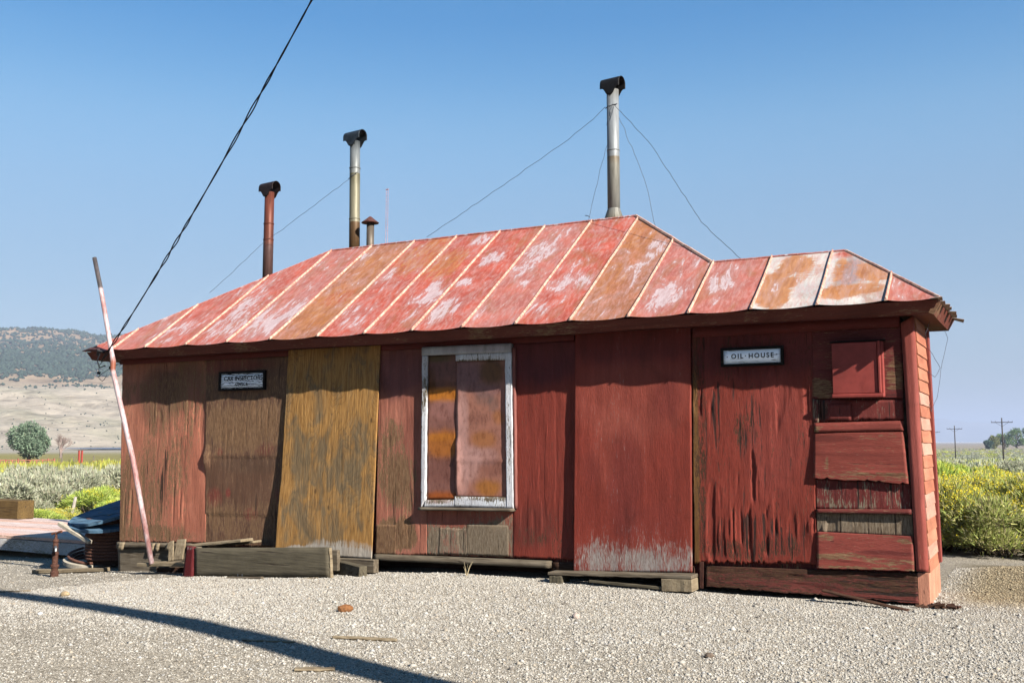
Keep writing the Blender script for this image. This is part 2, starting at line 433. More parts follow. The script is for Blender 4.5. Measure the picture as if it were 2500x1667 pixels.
def build_ground():
    ang = wedge_angles(); na = len(ang)
    r = np.concatenate([np.linspace(.4, 14, 120), np.geomspace(14.2, 26000, 190)])
    A, R = np.meshgrid(ang, r)
    x = CAM[0] + R * np.cos(A); y = CAM[1] + R * np.sin(A); z = ground_z(x, y)
    V = np.stack([x, y, z], -1).reshape(-1, 3)
    idx = np.arange(V.shape[0]).reshape(len(r), na); nxt = np.roll(idx, -1, 1)
    F = np.stack([idx[:-1], nxt[:-1], nxt[1:], idx[1:]], -1).reshape(-1, 4)[:, ::-1]
    me = np_mesh("ground", V, F)
    bear = np.degrees(A) - 90            # left of +y
    bear = (bear + 180) % 360 - 180
    left = smooth(20, 40, bear)[..., None]
    C = np.ones(x.shape + (3,)) * np.array((.63, .575, .485))
    n1 = fbm(x * .5, y * .5, 31)[..., None]; n2 = fbm(x * 2.2, y * 2.2, 33)[..., None]
    C = C * (.86 + .28 * n1)
    # bluish finer gravel along the wall foot, sandier road towards the camera
    wall = (np.exp(-((y + .45) / .5) ** 2) * smooth(-4, 0, x) * (x < 2.6))[..., None]
    C = C * (1 - .45 * wall) + np.array((.66, .645, .61)) * .45 * wall
    near = smooth(-4.0, -5.2, y + .12 * x)[..., None]
    C = C * (1 - .5 * near) + np.array((.70, .63, .515)) * .5 * near
    berm = (smooth(2.7, 3.2, x) * smooth(-.2, 1.2, y + .35 * (n1[..., 0] - .5) * 4) * (1 - smooth(3.2, 3.7, y + (n2[..., 0] - .5) * .6)))[..., None]
    C = C * (1 - berm) + np.array((.34, .285, .18)) * (.75 + .5 * n2) * berm
    scrub = smooth(5.2, 6.2, y - .1 * (x - 3) + (n1[..., 0] - .5))[..., None] * (smooth(2.9, 3.3, x)[..., None])
    C = C * (1 - scrub) + np.array((.20, .19, .10)) * scrub
    d = R[..., None]
    leftsc = smooth(17, 24, d) * (x < 2.9)[..., None]
    C = C * (1 - leftsc) + (np.array((.30, .27, .15)) * (.7 + .6 * n2)) * leftsc
    past = smooth(110, 150, d)
    pc = np.array((.34, .30, .095)) * (.75 + .5 * fbm(x * .03, y * .1, 41)[..., None]) * left + np.array((.27, .27, .17)) * (1 - left)
    C = C * (1 - past) + pc * past
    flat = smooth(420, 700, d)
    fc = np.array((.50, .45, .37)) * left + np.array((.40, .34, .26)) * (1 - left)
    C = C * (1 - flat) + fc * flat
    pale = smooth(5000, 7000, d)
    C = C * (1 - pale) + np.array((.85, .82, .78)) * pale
    set_col(me, "Col", C.reshape(-1, 3))
    set_f(me, "grav", (1 - smooth(16, 40, R)).ravel())
    g = G("gravel_and_soil"); o = g.obj(); c = g.attr("Col"); gv = g.attr("grav", "Fac")
    v1 = g.n("ShaderNodeTexVoronoi"); g.set(v1.inputs["Vector"], o); v1.inputs["Scale"].default_value = 75
    v2 = g.n("ShaderNodeTexVoronoi"); g.set(v2.inputs["Vector"], o); v2.inputs["Scale"].default_value = 170
    sep = g.n("ShaderNodeSeparateColor"); g.nt.links.new(v1.outputs["Color"], sep.inputs[0])
    sep2 = g.n("ShaderNodeSeparateColor"); g.nt.links.new(v2.outputs["Color"], sep2.inputs[0])
    st = g.ramp(sep.outputs[0], [(0, (.30, .27, .23)), (.16, (.62, .59, .55)), (.6, (1.0, .98, .95)), (.9, (1.32, 1.31, 1.28))])
    st2 = g.ramp(sep2.outputs[0], [(0, (.5, .47, .44)), (.2, (.85, .84, .82)), (1, (1.15, 1.14, 1.12))])
    cg = g.mix(1.0, g.mix(1.0, c, st, 'MULTIPLY'), st2, 'MULTIPLY')
    fn = g.noise(o, 1.3, 6, .7)
    cf = g.mix(1.0, c, g.ramp(fn, [(.3, (.7, .7, .68)), (.7, (1.25, 1.22, 1.15))]), 'MULTIPLY')
    col = g.mix(gv, cf, cg)
    h = g.math('ADD', g.math('MULTIPLY', v1.outputs["Distance"], -1.0), g.math('MULTIPLY', v2.outputs["Distance"], -.5))
    h = g.math('MULTIPLY', h, gv)
    o_ = link("ground", me, g.out(col, g.bump(h, 1.0, .011), .95), None, True)
    return tag(o_, kind="structure")
build_ground()

def tri_shape():
    # squashed octahedron
    V = np.array([(1, 0, 0), (-1, 0, 0), (0, 1, 0), (0, -1, 0), (0, 0, 1), (0, 0, -1)], float)
    F = np.array([(0, 2, 4), (2, 1, 4), (1, 3, 4), (3, 0, 4), (2, 0, 5), (1, 2, 5), (3, 1, 5), (0, 3, 5)])
    return V, F

def scatter_octa(P, S, cols, name, mat, seed=1, squash=.6, jit=.35, k=None):
    rng = np.random.default_rng(seed); n = len(P); V0, F0 = tri_shape()
    V = V0[None] * (1 + rng.uniform(-jit, jit, (n, 6, 3))) + rng.uniform(-jit, jit, (n, 6, 3)) * .5
    V = V * S[:, None, None]; V[..., 2] *= squash
    a = rng.uniform(0, 6.283, n); c, s = np.cos(a)[:, None], np.sin(a)[:, None]
    X = V[..., 0] * c - V[..., 1] * s; Y = V[..., 0] * s + V[..., 1] * c
    V = np.stack([X, Y, V[..., 2]], -1) + P[:, None, :]
    F = F0[None] + (np.arange(n) * 6)[:, None, None]
    me = np_mesh(name, V.reshape(-1, 3), F.reshape(-1, 3))
    set_col(me, "Col", np.repeat(cols, 6, 0), k)
    return link(name, me, mat)

M_STONE = mat_attr("loose_stone", .9)
def build_stones():
    rng = np.random.default_rng(5)
    n = 560000
    # sample distance and bearing inside (and a little beyond) the view
    a = np.radians(rng.uniform(-32, 32, n) + 90 + 28.4); d = np.sqrt(np.where(np.arange(n) < n * .86, rng.uniform(5.0 ** 2, 13.5 ** 2, n), rng.uniform(13.5 ** 2, 20 ** 2, n)))
    x = CAM[0] + d * np.cos(a); y = CAM[1] + d * np.sin(a)
    ok = ~((y > -.02) & (x > -7.8) & (x < 2.85)) & (y < 3.0) & ~((y > 1.7) & (x < -9))
    dens = .55 + .5 * smooth(.35, .6, fbm(x * .9, y * .9, 77)) + .4 * smooth(-4.2, -2.5, y)
    dens = dens * (1 - .62 * smooth(-3.2, -5.0, y + .12 * x + 1.2 * (fbm(x * .8, y * .8, 79) - .5)))
    ok &= rng.uniform(0, 1.2, n) < dens
    x, y = x[ok], y[ok]; n = len(x)
    s = np.clip(rng.lognormal(math.log(.0060), .46, n), .003, .028)
    bigm = rng.uniform(0, 1, n) < .004; s = np.where(bigm, s * rng.uniform(1.4, 2.3, n), s)
    z = ground_z(x, y) + s * .05
    base = np.array([(.56, .52, .45), (.62, .585, .52), (.46, .42, .365), (.50, .43, .34), (.24, .21, .18), (.53, .52, .50)])
    pick = rng.choice(6, n, p=[.40, .20, .16, .11, .06, .07])
    c = base[pick] * rng.uniform(.8, 1.15, (n, 1))
    bm_ = (smooth(2.8, 3.3, x) * smooth(-.1, .8, y))[:, None]; c = c * (1 - bm_) + c * np.array((.78, .68, .50)) * bm_
    o = scatter_octa(np.stack([x, y, z], -1), s, c, "gravel_stones", M_STONE, 3, .62, k=.42)
    tag(o, kind="stuff")
build_stones()

# ------------------------------------------------------------------ the shed
shed = empty("oil_house_shed", (0, 0, 0))
tag(shed, "long weathered red wooden shed with hipped metal roof standing on the gravel yard", "shed")
RED = (.36, .068, .052); DKRED = (.22, .036, .032); SALMON = (.45, .115, .08); PINK = (.50, .22, .19)

def qbox(x0, x1, y0, y1, z0, z1):
    return ((x0 + x1) / 2, (y0 + y1) / 2, (z0 + z1) / 2), (x1 - x0, y1 - y0, z1 - z0)

# inner wall core (seen only between the boards and from the far sides)
m = MB()
m.box(*qbox(-7.80, 1.25, .03, 3.42, .12, 2.70)); m.box(*qbox(1.252, 2.70, .03, 1.0, .10, 2.70))
flat_attrs(m.build("wall_core", M_PANEL, shed), DKRED, .35, .4)
m = MB()
m.box(*qbox(-7.70, 2.6, .45, .60, -.6, .118)); m.box(*qbox(-7.78, -7.62, .5, 3.4, -.7, .118)); m.box(*qbox(-7.6, 1.2, 3.2, 3.4, -.7, .118)); m.box(*qbox(2.5, 2.68, .605, .95, -.3, .098))
m.build("foundation_beam", M_DARKW, shed)

BRN = (.24, .125, .075)
# left end: two old plywood sheets
panel("plywood_panel", shed, M_PANEL, [(-7.835, 2.60), (-6.185, 2.60), (-6.100, .135), (-7.757, .075)], .012, .014, .03, (.74, .29, .18), .45,
      [(.40, .82, .18, .22, .08), (.66, .85, .16, .2, .08), (.7, .6, .12, .5, .06), (.36, .28, .14, .3, .14), (.06, .25, .1, .35, .18), (.93, .3, .12, .4, -.24), (.18, .66, .12, .2, -.20), (.78, .14, .2, .16, -.14), (.25, .95, .5, .07, -.16), (.03, .6, .05, .2, -.3), (.5, .05, .6, .05, .2)],
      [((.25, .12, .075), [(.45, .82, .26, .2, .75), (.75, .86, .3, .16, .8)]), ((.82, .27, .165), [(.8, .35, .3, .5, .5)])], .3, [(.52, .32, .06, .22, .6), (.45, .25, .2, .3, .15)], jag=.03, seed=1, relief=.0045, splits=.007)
panel("plywood_panel", shed, M_PANEL, [(-6.183, 2.60), (-4.700, 2.59), (-4.800, .14), (-6.098, .12)], .018, .024, .03, BRN, .50,
      [(.5, .95, .6, .1, -.2), (.5, .62, .5, .12, .22), (.6, .68, .6, .08, .12), (.5, .35, .7, .14, -.24), (.2, .15, .2, .08, .15), (.92, .25, .1, .2, .2)],
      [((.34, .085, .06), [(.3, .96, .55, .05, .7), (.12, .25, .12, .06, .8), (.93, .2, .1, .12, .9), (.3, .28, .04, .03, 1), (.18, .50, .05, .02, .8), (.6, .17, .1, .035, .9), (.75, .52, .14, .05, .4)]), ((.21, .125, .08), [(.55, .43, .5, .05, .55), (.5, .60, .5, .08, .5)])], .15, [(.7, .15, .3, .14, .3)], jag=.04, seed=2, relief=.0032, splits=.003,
      curl=lambda u, v: .05 * np.exp(-((u) / .06) ** 2) * np.exp(-((v - .455) / .05) ** 2) + .009 * smooth(.468, .474, v) + .010 * smooth(.158, .164, v) - .019 + .010 * fbm(u * 2.0, v * 5, 44))
# boards over and round the window
panel("plywood_panel", shed, M_PANEL, [(-3.29, 2.61), (-2.60, 2.60), (-2.58, .17), (-3.32, .125)], .012, .014, .03, (.66, .25, .165), .33,
      [(.55, .35, .45, .16, .26), (.25, .42, .35, .2, .20), (.4, .10, .5, .09, .6), (.85, .65, .2, .25, -.25), (.9, .3, .15, .25, -.3), (.5, .85, .6, .2, -.22), (.2, .6, .3, .08, .2)],
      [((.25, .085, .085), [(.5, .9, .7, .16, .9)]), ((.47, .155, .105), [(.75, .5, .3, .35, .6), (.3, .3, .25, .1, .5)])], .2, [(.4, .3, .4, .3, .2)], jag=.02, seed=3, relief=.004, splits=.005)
panel("plywood_panel", shed, M_BAREP, [(-2.578, .76), (-1.44, .77), (-1.43, .205), (-2.578, .172)], .013, .013, .03, (.54, .17, .11), .55,
      [(.3, .75, .5, .18, -.35), (.8, .9, .35, .12, -.25), (.35, .35, .35, .2, .3), (.12, .2, .2, .3, .1), (.75, .35, .25, .35, .45), (.55, .6, .1, .4, .1)],
      [((.42, .20, .15), [(.3, .3, .3, .3, .5)])], .3, [(.25, .25, .3, .25, .25)], jag=.02, seed=4, relief=.004, splits=.006)
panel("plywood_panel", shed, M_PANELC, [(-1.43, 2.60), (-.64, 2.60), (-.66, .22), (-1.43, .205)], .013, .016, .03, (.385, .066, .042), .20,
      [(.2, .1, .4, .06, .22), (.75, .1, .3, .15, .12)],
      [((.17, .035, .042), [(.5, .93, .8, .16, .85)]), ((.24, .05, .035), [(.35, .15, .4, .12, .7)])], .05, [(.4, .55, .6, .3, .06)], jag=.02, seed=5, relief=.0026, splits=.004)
panel("patch_board", shed, M_BAREP, [(-2.03, .555), (-1.50, .56), (-1.49, .215), (-2.03, .205)], .0165, .018, .004, (.40, .30, .20), .80, [(.8, .9, .3, .2, -.3)], [], .2, [(.5, .4, .3, .3, .2)], jag=.008, seed=27, relief=.002)
panel("patch_board", shed, M_BAREP, [(-2.40, .50), (-2.035, .50), (-2.035, .20), (-2.41, .19)], .0165, .018, .004, (.5, .24, .17), .62, [], [], .3, jag=.02, seed=28, relief=.004, splits=.006)
panel("patch_board", shed, M_PANEL, [(-3.30, .50), (-3.02, .505), (-3.02, .155), (-3.31, .14)], .0165, .018, .004, (.24, .12, .07), .75, [], [], .2, jag=.01, seed=29, relief=.002)
m = MB(); m.box(*qbox(-2.57, -1.45, .0, .029, .78, 2.6)); flat_attrs(m.build("wall_backing", M_PANEL, shed), DKRED, .3)
# red door-sized sheet
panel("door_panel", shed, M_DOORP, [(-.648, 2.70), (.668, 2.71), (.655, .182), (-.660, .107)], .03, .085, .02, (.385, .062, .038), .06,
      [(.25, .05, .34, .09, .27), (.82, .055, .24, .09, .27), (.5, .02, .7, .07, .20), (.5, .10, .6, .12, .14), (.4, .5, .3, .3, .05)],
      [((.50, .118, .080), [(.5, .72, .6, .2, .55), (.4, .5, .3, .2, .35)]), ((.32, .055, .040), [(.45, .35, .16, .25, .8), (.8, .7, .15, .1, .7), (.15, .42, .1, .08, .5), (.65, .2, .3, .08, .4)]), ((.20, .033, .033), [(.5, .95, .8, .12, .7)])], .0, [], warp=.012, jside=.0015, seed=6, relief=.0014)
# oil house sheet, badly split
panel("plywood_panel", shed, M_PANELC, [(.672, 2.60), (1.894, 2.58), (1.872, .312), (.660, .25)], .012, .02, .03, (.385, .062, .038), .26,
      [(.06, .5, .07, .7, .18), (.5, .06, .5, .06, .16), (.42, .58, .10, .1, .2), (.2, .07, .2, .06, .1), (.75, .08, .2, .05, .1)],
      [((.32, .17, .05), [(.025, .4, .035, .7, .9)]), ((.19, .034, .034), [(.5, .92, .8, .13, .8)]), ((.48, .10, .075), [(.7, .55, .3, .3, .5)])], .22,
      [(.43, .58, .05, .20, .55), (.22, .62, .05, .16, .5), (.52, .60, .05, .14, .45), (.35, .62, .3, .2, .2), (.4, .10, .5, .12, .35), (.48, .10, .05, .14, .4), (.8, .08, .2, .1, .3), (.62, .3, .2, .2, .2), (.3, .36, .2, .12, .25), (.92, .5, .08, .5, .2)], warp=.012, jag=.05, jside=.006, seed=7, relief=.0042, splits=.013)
# frieze under the eave
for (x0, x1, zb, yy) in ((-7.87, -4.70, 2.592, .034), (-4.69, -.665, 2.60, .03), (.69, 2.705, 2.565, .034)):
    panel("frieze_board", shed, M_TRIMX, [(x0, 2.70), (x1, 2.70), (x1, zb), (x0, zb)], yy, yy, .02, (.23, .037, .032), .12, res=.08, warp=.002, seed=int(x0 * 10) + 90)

# hatch corner: a sheet above, planks and bare boards below
panel("plywood_panel", shed, M_PLANK, [(1.885, 2.565), (2.714, 2.563), (2.708, 1.90), (1.876, 1.91)], .012, .012, .03, (.25, .046, .040), .30, [(.92, .35, .12, .3, .28), (.1, .15, .15, .2, .3)], [((.20, .04, .042), [(.5, .9, .7, .2, .8)])], .2, [(.9, .3, .12, .3, .3)], seed=11, relief=.003, grain='x', splits=.004)
panel("siding_plank", shed, M_BAREP, [(1.952, 1.895), (2.70, 1.880), (2.705, 1.688), (1.935, 1.683)], .006, .006, .03, (.30, .055, .045), .22, [(.85, .3, .15, .4, .1)], [((.12, .06, .04), [(.03, .5, .08, .6, .8)])], .3, [(.3, .4, .02, .8, 1), (.62, .4, .02, .8, 1), (.82, .5, .03, .8, .6), (.05, .5, .04, .8, .6)], jag=.03, seed=12)
panel("siding_plank", shed, M_BAREP, [(2.028, 1.856), (2.24, 1.86), (2.236, 1.69), (2.016, 1.69)], .022, .026, .016, (.30, .055, .045), .2, jag=.02, seed=13)
panel("siding_plank", shed, M_BAREP, [(1.876, 1.909), (1.948, 1.895), (1.934, 1.678), (1.880, 1.676)], .018, .018, .02, (.22, .05, .04), .45, seed=14)
panel("siding_plank", shed, M_PLANK, [(1.884, 1.673), (2.700, 1.688), (2.703, 1.596), (1.890, 1.581)], .02, .03, .02, (.40, .085, .062), .24, [(.03, .3, .05, .4, .5)], seed=15, warp=.006)
panel("siding_plank", shed, M_PLANK, [(1.882, 1.575), (2.700, 1.583), (2.730, 1.095), (1.872, 1.138)], .025, .05, .022, (.40, .085, .060), .26,
      [(.5, .10, .7, .1, .22), (.85, .18, .2, .05, .3), (.15, .35, .03, .15, .4), (.75, .9, .3, .06, .15)], [((.23, .045, .033), [(.2, .88, .3, .08, .7), (.3, .55, .6, .05, .4)])], .18, [(.5, .62, .6, .03, .3)], jag=.03, warp=.008, seed=16, relief=.004, grain='x', splits=.006)
panel("siding_plank", shed, M_BAREP, [(1.885, 1.14), (2.738, 1.11), (2.742, .86), (1.885, .848)], .005, .005, .03, (.27, .045, .038), .36, [(.3, .2, .4, .2, .15)], [], .45, [(.3, .5, .03, .6, .6), (.6, .4, .04, .5, .5), (.8, .5, .02, .7, .6), (.45, .5, .015, .9, .8)], seed=17, relief=.006, splits=.01)
panel("siding_plank", shed, M_PLANK, [(1.885, .850), (2.744, .876), (2.745, .830), (1.887, .814)], .035, .045, .03, (.25, .05, .04), .34, seed=18, warp=.006)
panel("siding_plank", shed, M_BAREP, [(1.887, .816), (2.746, .832), (2.747, .622), (1.883, .63)], .006, .006, .03, (.3, .2, .15), .95, [], [], .3, [(.25, .5, .02, .9, .6), (.4, .5, .015, .9, .6), (.55, .5, .02, .9, .5), (.68, .5, .015, .9, .6), (.83, .5, .02, .9, .6), (.1, .5, .015, .9, .6)], seed=19, relief=.006, splits=.01)
panel("siding_plank", shed, M_PLANK, [(1.884, .634), (2.747, .628), (2.750, .312), (1.878, .288)], .03, .05, .025, (.44, .095, .070), .28,
      [(.25, .35, .35, .12, .42), (.75, .25, .35, .12, .30), (.1, .85, .1, .1, .3), (.5, .05, .6, .06, .3), (.92, .85, .1, .1, .4)], [((.15, .026, .022), [(.72, .5, .35, .08, .7)])], .2, [(.17, .75, .03, .06, .6)], jag=.01, warp=.008, seed=20, relief=.004, grain='x', splits=.006)
# corner post, end siding, back trim
panel("corner_post", shed, M_TRIM, [(2.715, 2.60), (2.825, 2.66), (2.862, .315), (2.766, .31)], .04, .04, .14, (.50, .115, .085), .14, [(.4, .12, .5, .1, .16)], [((.45, .12, .10), [(.5, .5, .9, .4, .4)])], .05, [(.55, .1, .1, .12, .7)], warp=.002, jag=.015, seed=21)
def end_siding():
    V = []; F = []; W = []; C = []
    rng = random.Random(4); z = .30; i = 0
    while z < 2.64:
        z1 = z + .1185; x0 = 2.856 - (z - .3) * .0150; x1 = 2.856 - (z1 - .3) * .0150
        ys = [.06, .25, .45, .65, .845]; b = len(V); cc = rng.choice([(.84, .36, .22), (.78, .31, .18), (.95, .50, .37), (.74, .27, .155)]); ww = rng.uniform(.05, .26)
        tilt = [rng.uniform(-.003, .003) for _ in ys]
        for k, yy in enumerate(ys):
            V += [(x0 + .020, yy, z + tilt[k]), (x0 + .007, yy, z1 + .012 + tilt[k]), (x0 - .02, yy, z + tilt[k] + .001)]
            W += [ww] * 3; C += [cc] * 3
        for k in range(len(ys) - 1):
            a = b + k * 3; F += [(a, a + 3, a + 4, a + 1), (a + 2, a + 5, a + 3, a)]
        F += [(b, b + 1, b + 2), (b + 14, b + 13, b + 12)]
        z = z1; i += 1
    me = bpy.data.meshes.new("end_siding"); me.from_pydata(V, [], F); me.update()
    set_f(me, "wear", W); set_f(me, "crack", [.1] * len(W)); set_col(me, "Col", np.array(C))
    link("end_siding", me, M_TRIMY, shed)
end_siding()
def lean_box(name, x0b, x0t, wx, y0, y1, z0, z1, col, wear=.15, mat=None):
    m = MB(); n = 12; V = []
    for i in range(n + 1):
        t = i / n; xx = x0b * (1 - t) + x0t * t; z = z0 * (1 - t) + z1 * t
        V += [(xx, y0, z), (xx + wx, y0, z), (xx + wx, y1, z), (xx, y1, z)]
    F = [(0, 3, 2, 1), tuple(4 * n + k for k in range(4))]
    for i in range(n):
        for k in range(4):
            a = 4 * i + k; b = 4 * i + (k + 1) % 4; F.append((a, b, b + 4, a + 4))
    m.add(V, F); return flat_attrs(m.build(name, mat or M_TRIM, shed), col, wear)
lean_box("corner_trim", 2.80, 2.765, .095, .85, .99, .31, 2.63, (.40, .085, .065), .2)
lean_box("end_sill", 2.775, 2.772, .095, -.005, .985, -.06, .297, (.98, .44, .28), .12, M_PANEL)
panel("sill_beam", shed, M_SILL, [(.772, .246), (2.768, .292), (2.772, .02), (.772, .04)], .012, .03, .2, (.26, .06, .045), .62, [(.85, .5, .3, .5, -.05), (.9, .1, .3, .12, -.5), (.45, .3, .3, .3, -.15)], [], .5, [(.85, .5, .2, .5, .3), (.3, .5, .5, .4, .2)], warp=.012, jag=.02, seed=22, relief=.008, grain='x', splits=.014)
panel("sill_board", shed, M_GREYW, [(-3.304, .152), (-.959, .200), (-.959, .128), (-3.302, .082)], .06, .075, .11, res=.05, warp=.012, seed=23)
panel("sill_board", shed, M_DARKW, [(-.96, .185), (.65, .235), (.65, .12), (-.96, .085)], .01, .01, .1, res=.08, seed=24)
panel("sill_beam", shed, M_GREYW, [(-7.765, .0), (-6.20, .09), (-6.20, -.50), (-7.71, -.50)], .03, .035, .2, res=.05, warp=.012, seed=25)
panel("sill_board", shed, M_GREYW, [(-7.76, .082), (-6.30, .13), (-6.31, .062), (-7.76, .006)], .062, .07, .03, res=.04, warp=.012, jag=.02, jside=.02, seed=26)
for (x, z, s) in ((-7.64, .035, .085), (-7.02, .05, .05), (-6.93, .055, .05), (-6.70, .07, .08)):
    panel("rotten_stub", shed, M_TANW, [(x - s * .4, z + .05), (x + s * .75, z + .055), (x + s * .5, z - .05), (x - s * .7, z - .04)], .09, .10, .03, res=.03, seed=int(x * 100) + 999)

# window: frame, two rusty cover sheets, sill
win = panel("window", shed, M_WHITE, [(-2.637, 2.608), (-1.437, 2.600), (-1.437, 2.50), (-2.637, 2.510)], .07, .07, .08, (.78, .80, .84), .04, [(.7, .1, .4, .3, .2)], [((.70, .66, .74), [(.7, .6, .5, .6, .7)])], .1, seed=31)
def fr(q, yy, wear, seed, wl=(), cl=()):
    panel("window_frame", win, M_WHITE, q, yy, yy, .07, (1.15, 1.17, 1.22), wear + .16, list(wl), list(cl), .3, res=.02, seed=seed, jside=.006, relief=.003)
fr([(-2.637, 2.508), (-2.572, 2.506), (-2.578, .815), (-2.637, .725)], .062, .16, 32, [(.5, .75, .9, .15, .3), (.6, .95, .5, .05, .25)])
fr([(-1.512, 2.500), (-1.432, 2.498), (-1.408, .752), (-1.490, .752)], .062, .10, 33, [(.5, .5, .6, .4, .12)])
fr([(-2.172, 2.502), (-1.515, 2.498), (-1.515, 2.415), (-2.172, 2.425)], .055, .16, 34, [(.5, .0, .6, .35, .3)])
fr([(-2.578, .812), (-2.18, .828), (-2.18, .745), (-2.60, .728)], .055, .12, 35, [(.5, .9, .8, .3, .35)], [((.52, .20, .08), [(.5, .85, .6, .25, .8)])])
fr([(-2.178, .865), (-1.492, .872), (-1.492, .752), (-2.178, .748)], .058, .20, 36, [(.5, .95, .7, .3, .3), (.7, .7, .1, .4, .2)])
g = G("rusty_sheet_metal"); o = g.obj(); c = g.attr("Col")
n1 = g.noise(g.scale(o, (1, 1, .45)), 22, 6, .7, .3); n2 = g.noise(o, 5, 4, .6)
c = g.mix(1.0, c, g.ramp(n1, [(.3, (.62, .55, .52)), (.5, (1, 1, 1)), (.72, (1.2, 1.15, 1.12))]), 'MULTIPLY')
M_SHEET = g.out(c, g.bump(g.math('ADD', n1, n2), .25, .006), g.mr(n1, .3, .7, .45, .75))
RST = (.54, .18, .03); PK = (.58, .27, .23); BRNP = (.25, .095, .07)
panel("cover_sheet", win, M_SHEET, [(-2.573, 2.504), (-2.172, 2.503), (-2.172, .83), (-2.578, .818)], .03, .03, .006, (.32, .14, .11), .5, [],
      [((.22, .10, .085), [(.5, .95, .8, .14, .9)]), ((.14, .05, .012), [(.5, .78, .6, .05, .5), (.1, .8, .2, .15, .6)]), ((.66, .23, .03), [(.5, .725, .9, .055, 1.0)]), (PK, [(.5, .62, .5, .08, .4)]), (RST, [(.5, .38, .8, .12, .9)]), ((.62, .22, .03), [(.4, .43, .7, .03, .8)]), ((.27, .11, .085), [(.5, .2, .7, .10, .8)]), ((.48, .12, .02), [(.5, .02, .8, .04, .9)]), ((.13, .10, .025), [(.3, .98, .7, .03, .7)])], 0, jside=0, warp=.003, seed=41)
panel("cover_sheet", win, M_SHEET, [(-2.172, 2.428), (-1.514, 2.418), (-1.493, .86), (-2.165, .86)], .034, .038, .004, (.47, .205, .145), .5, [],
      [((.30, .16, .165), [(.2, .9, .4, .14, .85), (.6, .78, .4, .06, .6)]), ((.17, .085, .03), [(.72, .92, .28, .12, .85)]), ((.63, .345, .30), [(.12, .5, .14, .35, .9), (.3, .25, .2, .15, .8), (.55, .3, .35, .08, .7), (.12, .15, .14, .2, .7)]), ((.20, .13, .115), [(.55, .72, .2, .06, .5), (.75, .68, .12, .07, .5)]), ((.50, .19, .055), [(.55, .42, .28, .07, .7), (.85, .58, .15, .06, .6)]), ((.50, .195, .045), [(.62, .07, .28, .075, .95)]), (BRNP, [(.75, .22, .3, .08, .5), (.4, .57, .2, .05, .4)])], 0, jside=0, warp=.003, seed=42,
      curl=lambda u, v: .022 * np.exp(-((u) / .07) ** 2) * smooth(.45, .38, v) * smooth(-.02, .1, v) + .006 * (np.abs(v - .27) < .012) + .008 * np.exp(-(u / .07) ** 2) * np.exp(-((v - .62) / .12) ** 2))
panel("window_sill", win, M_GREYW, [(-2.655, .728), (-1.398, .752), (-1.398, .722), (-2.655, .695)], .10, .10, .10, res=.05, seed=43)
panel("window_trim", win, M_TRIM, [(-1.430, 2.56), (-1.395, 2.55), (-1.372, .75), (-1.405, .75)], .05, .05, .04, (.45, .16, .13), .2, res=.05, seed=44)

# hatch: raised lid with a lip
M_HATCH = mat_plain("painted_hatch_metal", (.30, .055, .045), .6, .2, 6, 0, .25)
hm = MB(); hm.box(*qbox(2.092, 2.552, -.075, .0, 1.915, 2.437)); hat = hm.build("hatch", M_HATCH, shed, bevel=.006)
hm = MB()
hm.box(*qbox(2.088, 2.500, -.092, -.076, 1.948, 2.432)); hm.build("hatch_cover", M_HATCH, hat, bevel=.004)
hm = MB(); hm.box(*qbox(2.080, 2.556, -.118, -.077, 1.906, 1.944)); hm.build("hatch_lip", M_HATCH, hat, bevel=.008)
hm = MB(); hm.box(*qbox(2.506, 2.530, -.106, -.077, 1.948, 2.44)); hm.build("hatch_frame", M_HATCH, hat, bevel=.005)
hm = MB(); hm.box(*qbox(2.07, 2.57, -.08, -.005, 2.441, 2.452)); hm.build("hatch_flashing", M_BLACKW, hat)

# ---- roof
EY, EZ, K = -.38, 2.772, .745
XL, XR = -8.19, 3.09
RIDGE_Y, OIL_Y = 1.72, .51
def ytop(x):
    return np.interp(x, [XL, -5.48, -.60, .74, 2.15, XR], [EY, RIDGE_Y, RIDGE_Y, OIL_Y, OIL_Y, EY])
def rz(y): return EZ + K * (y - EY)
seams = [-7.62, -6.97, -6.19, -5.46, -4.72, -3.965, -3.256, -2.568, -1.887, -1.205, -.546, .12, .761, 1.396, 2.018, 2.637]
R1 = (.60, .120, .078); R2 = (.60, .180, .140); RB = (.48, .185, .090); GV = (.78, .765, .73)
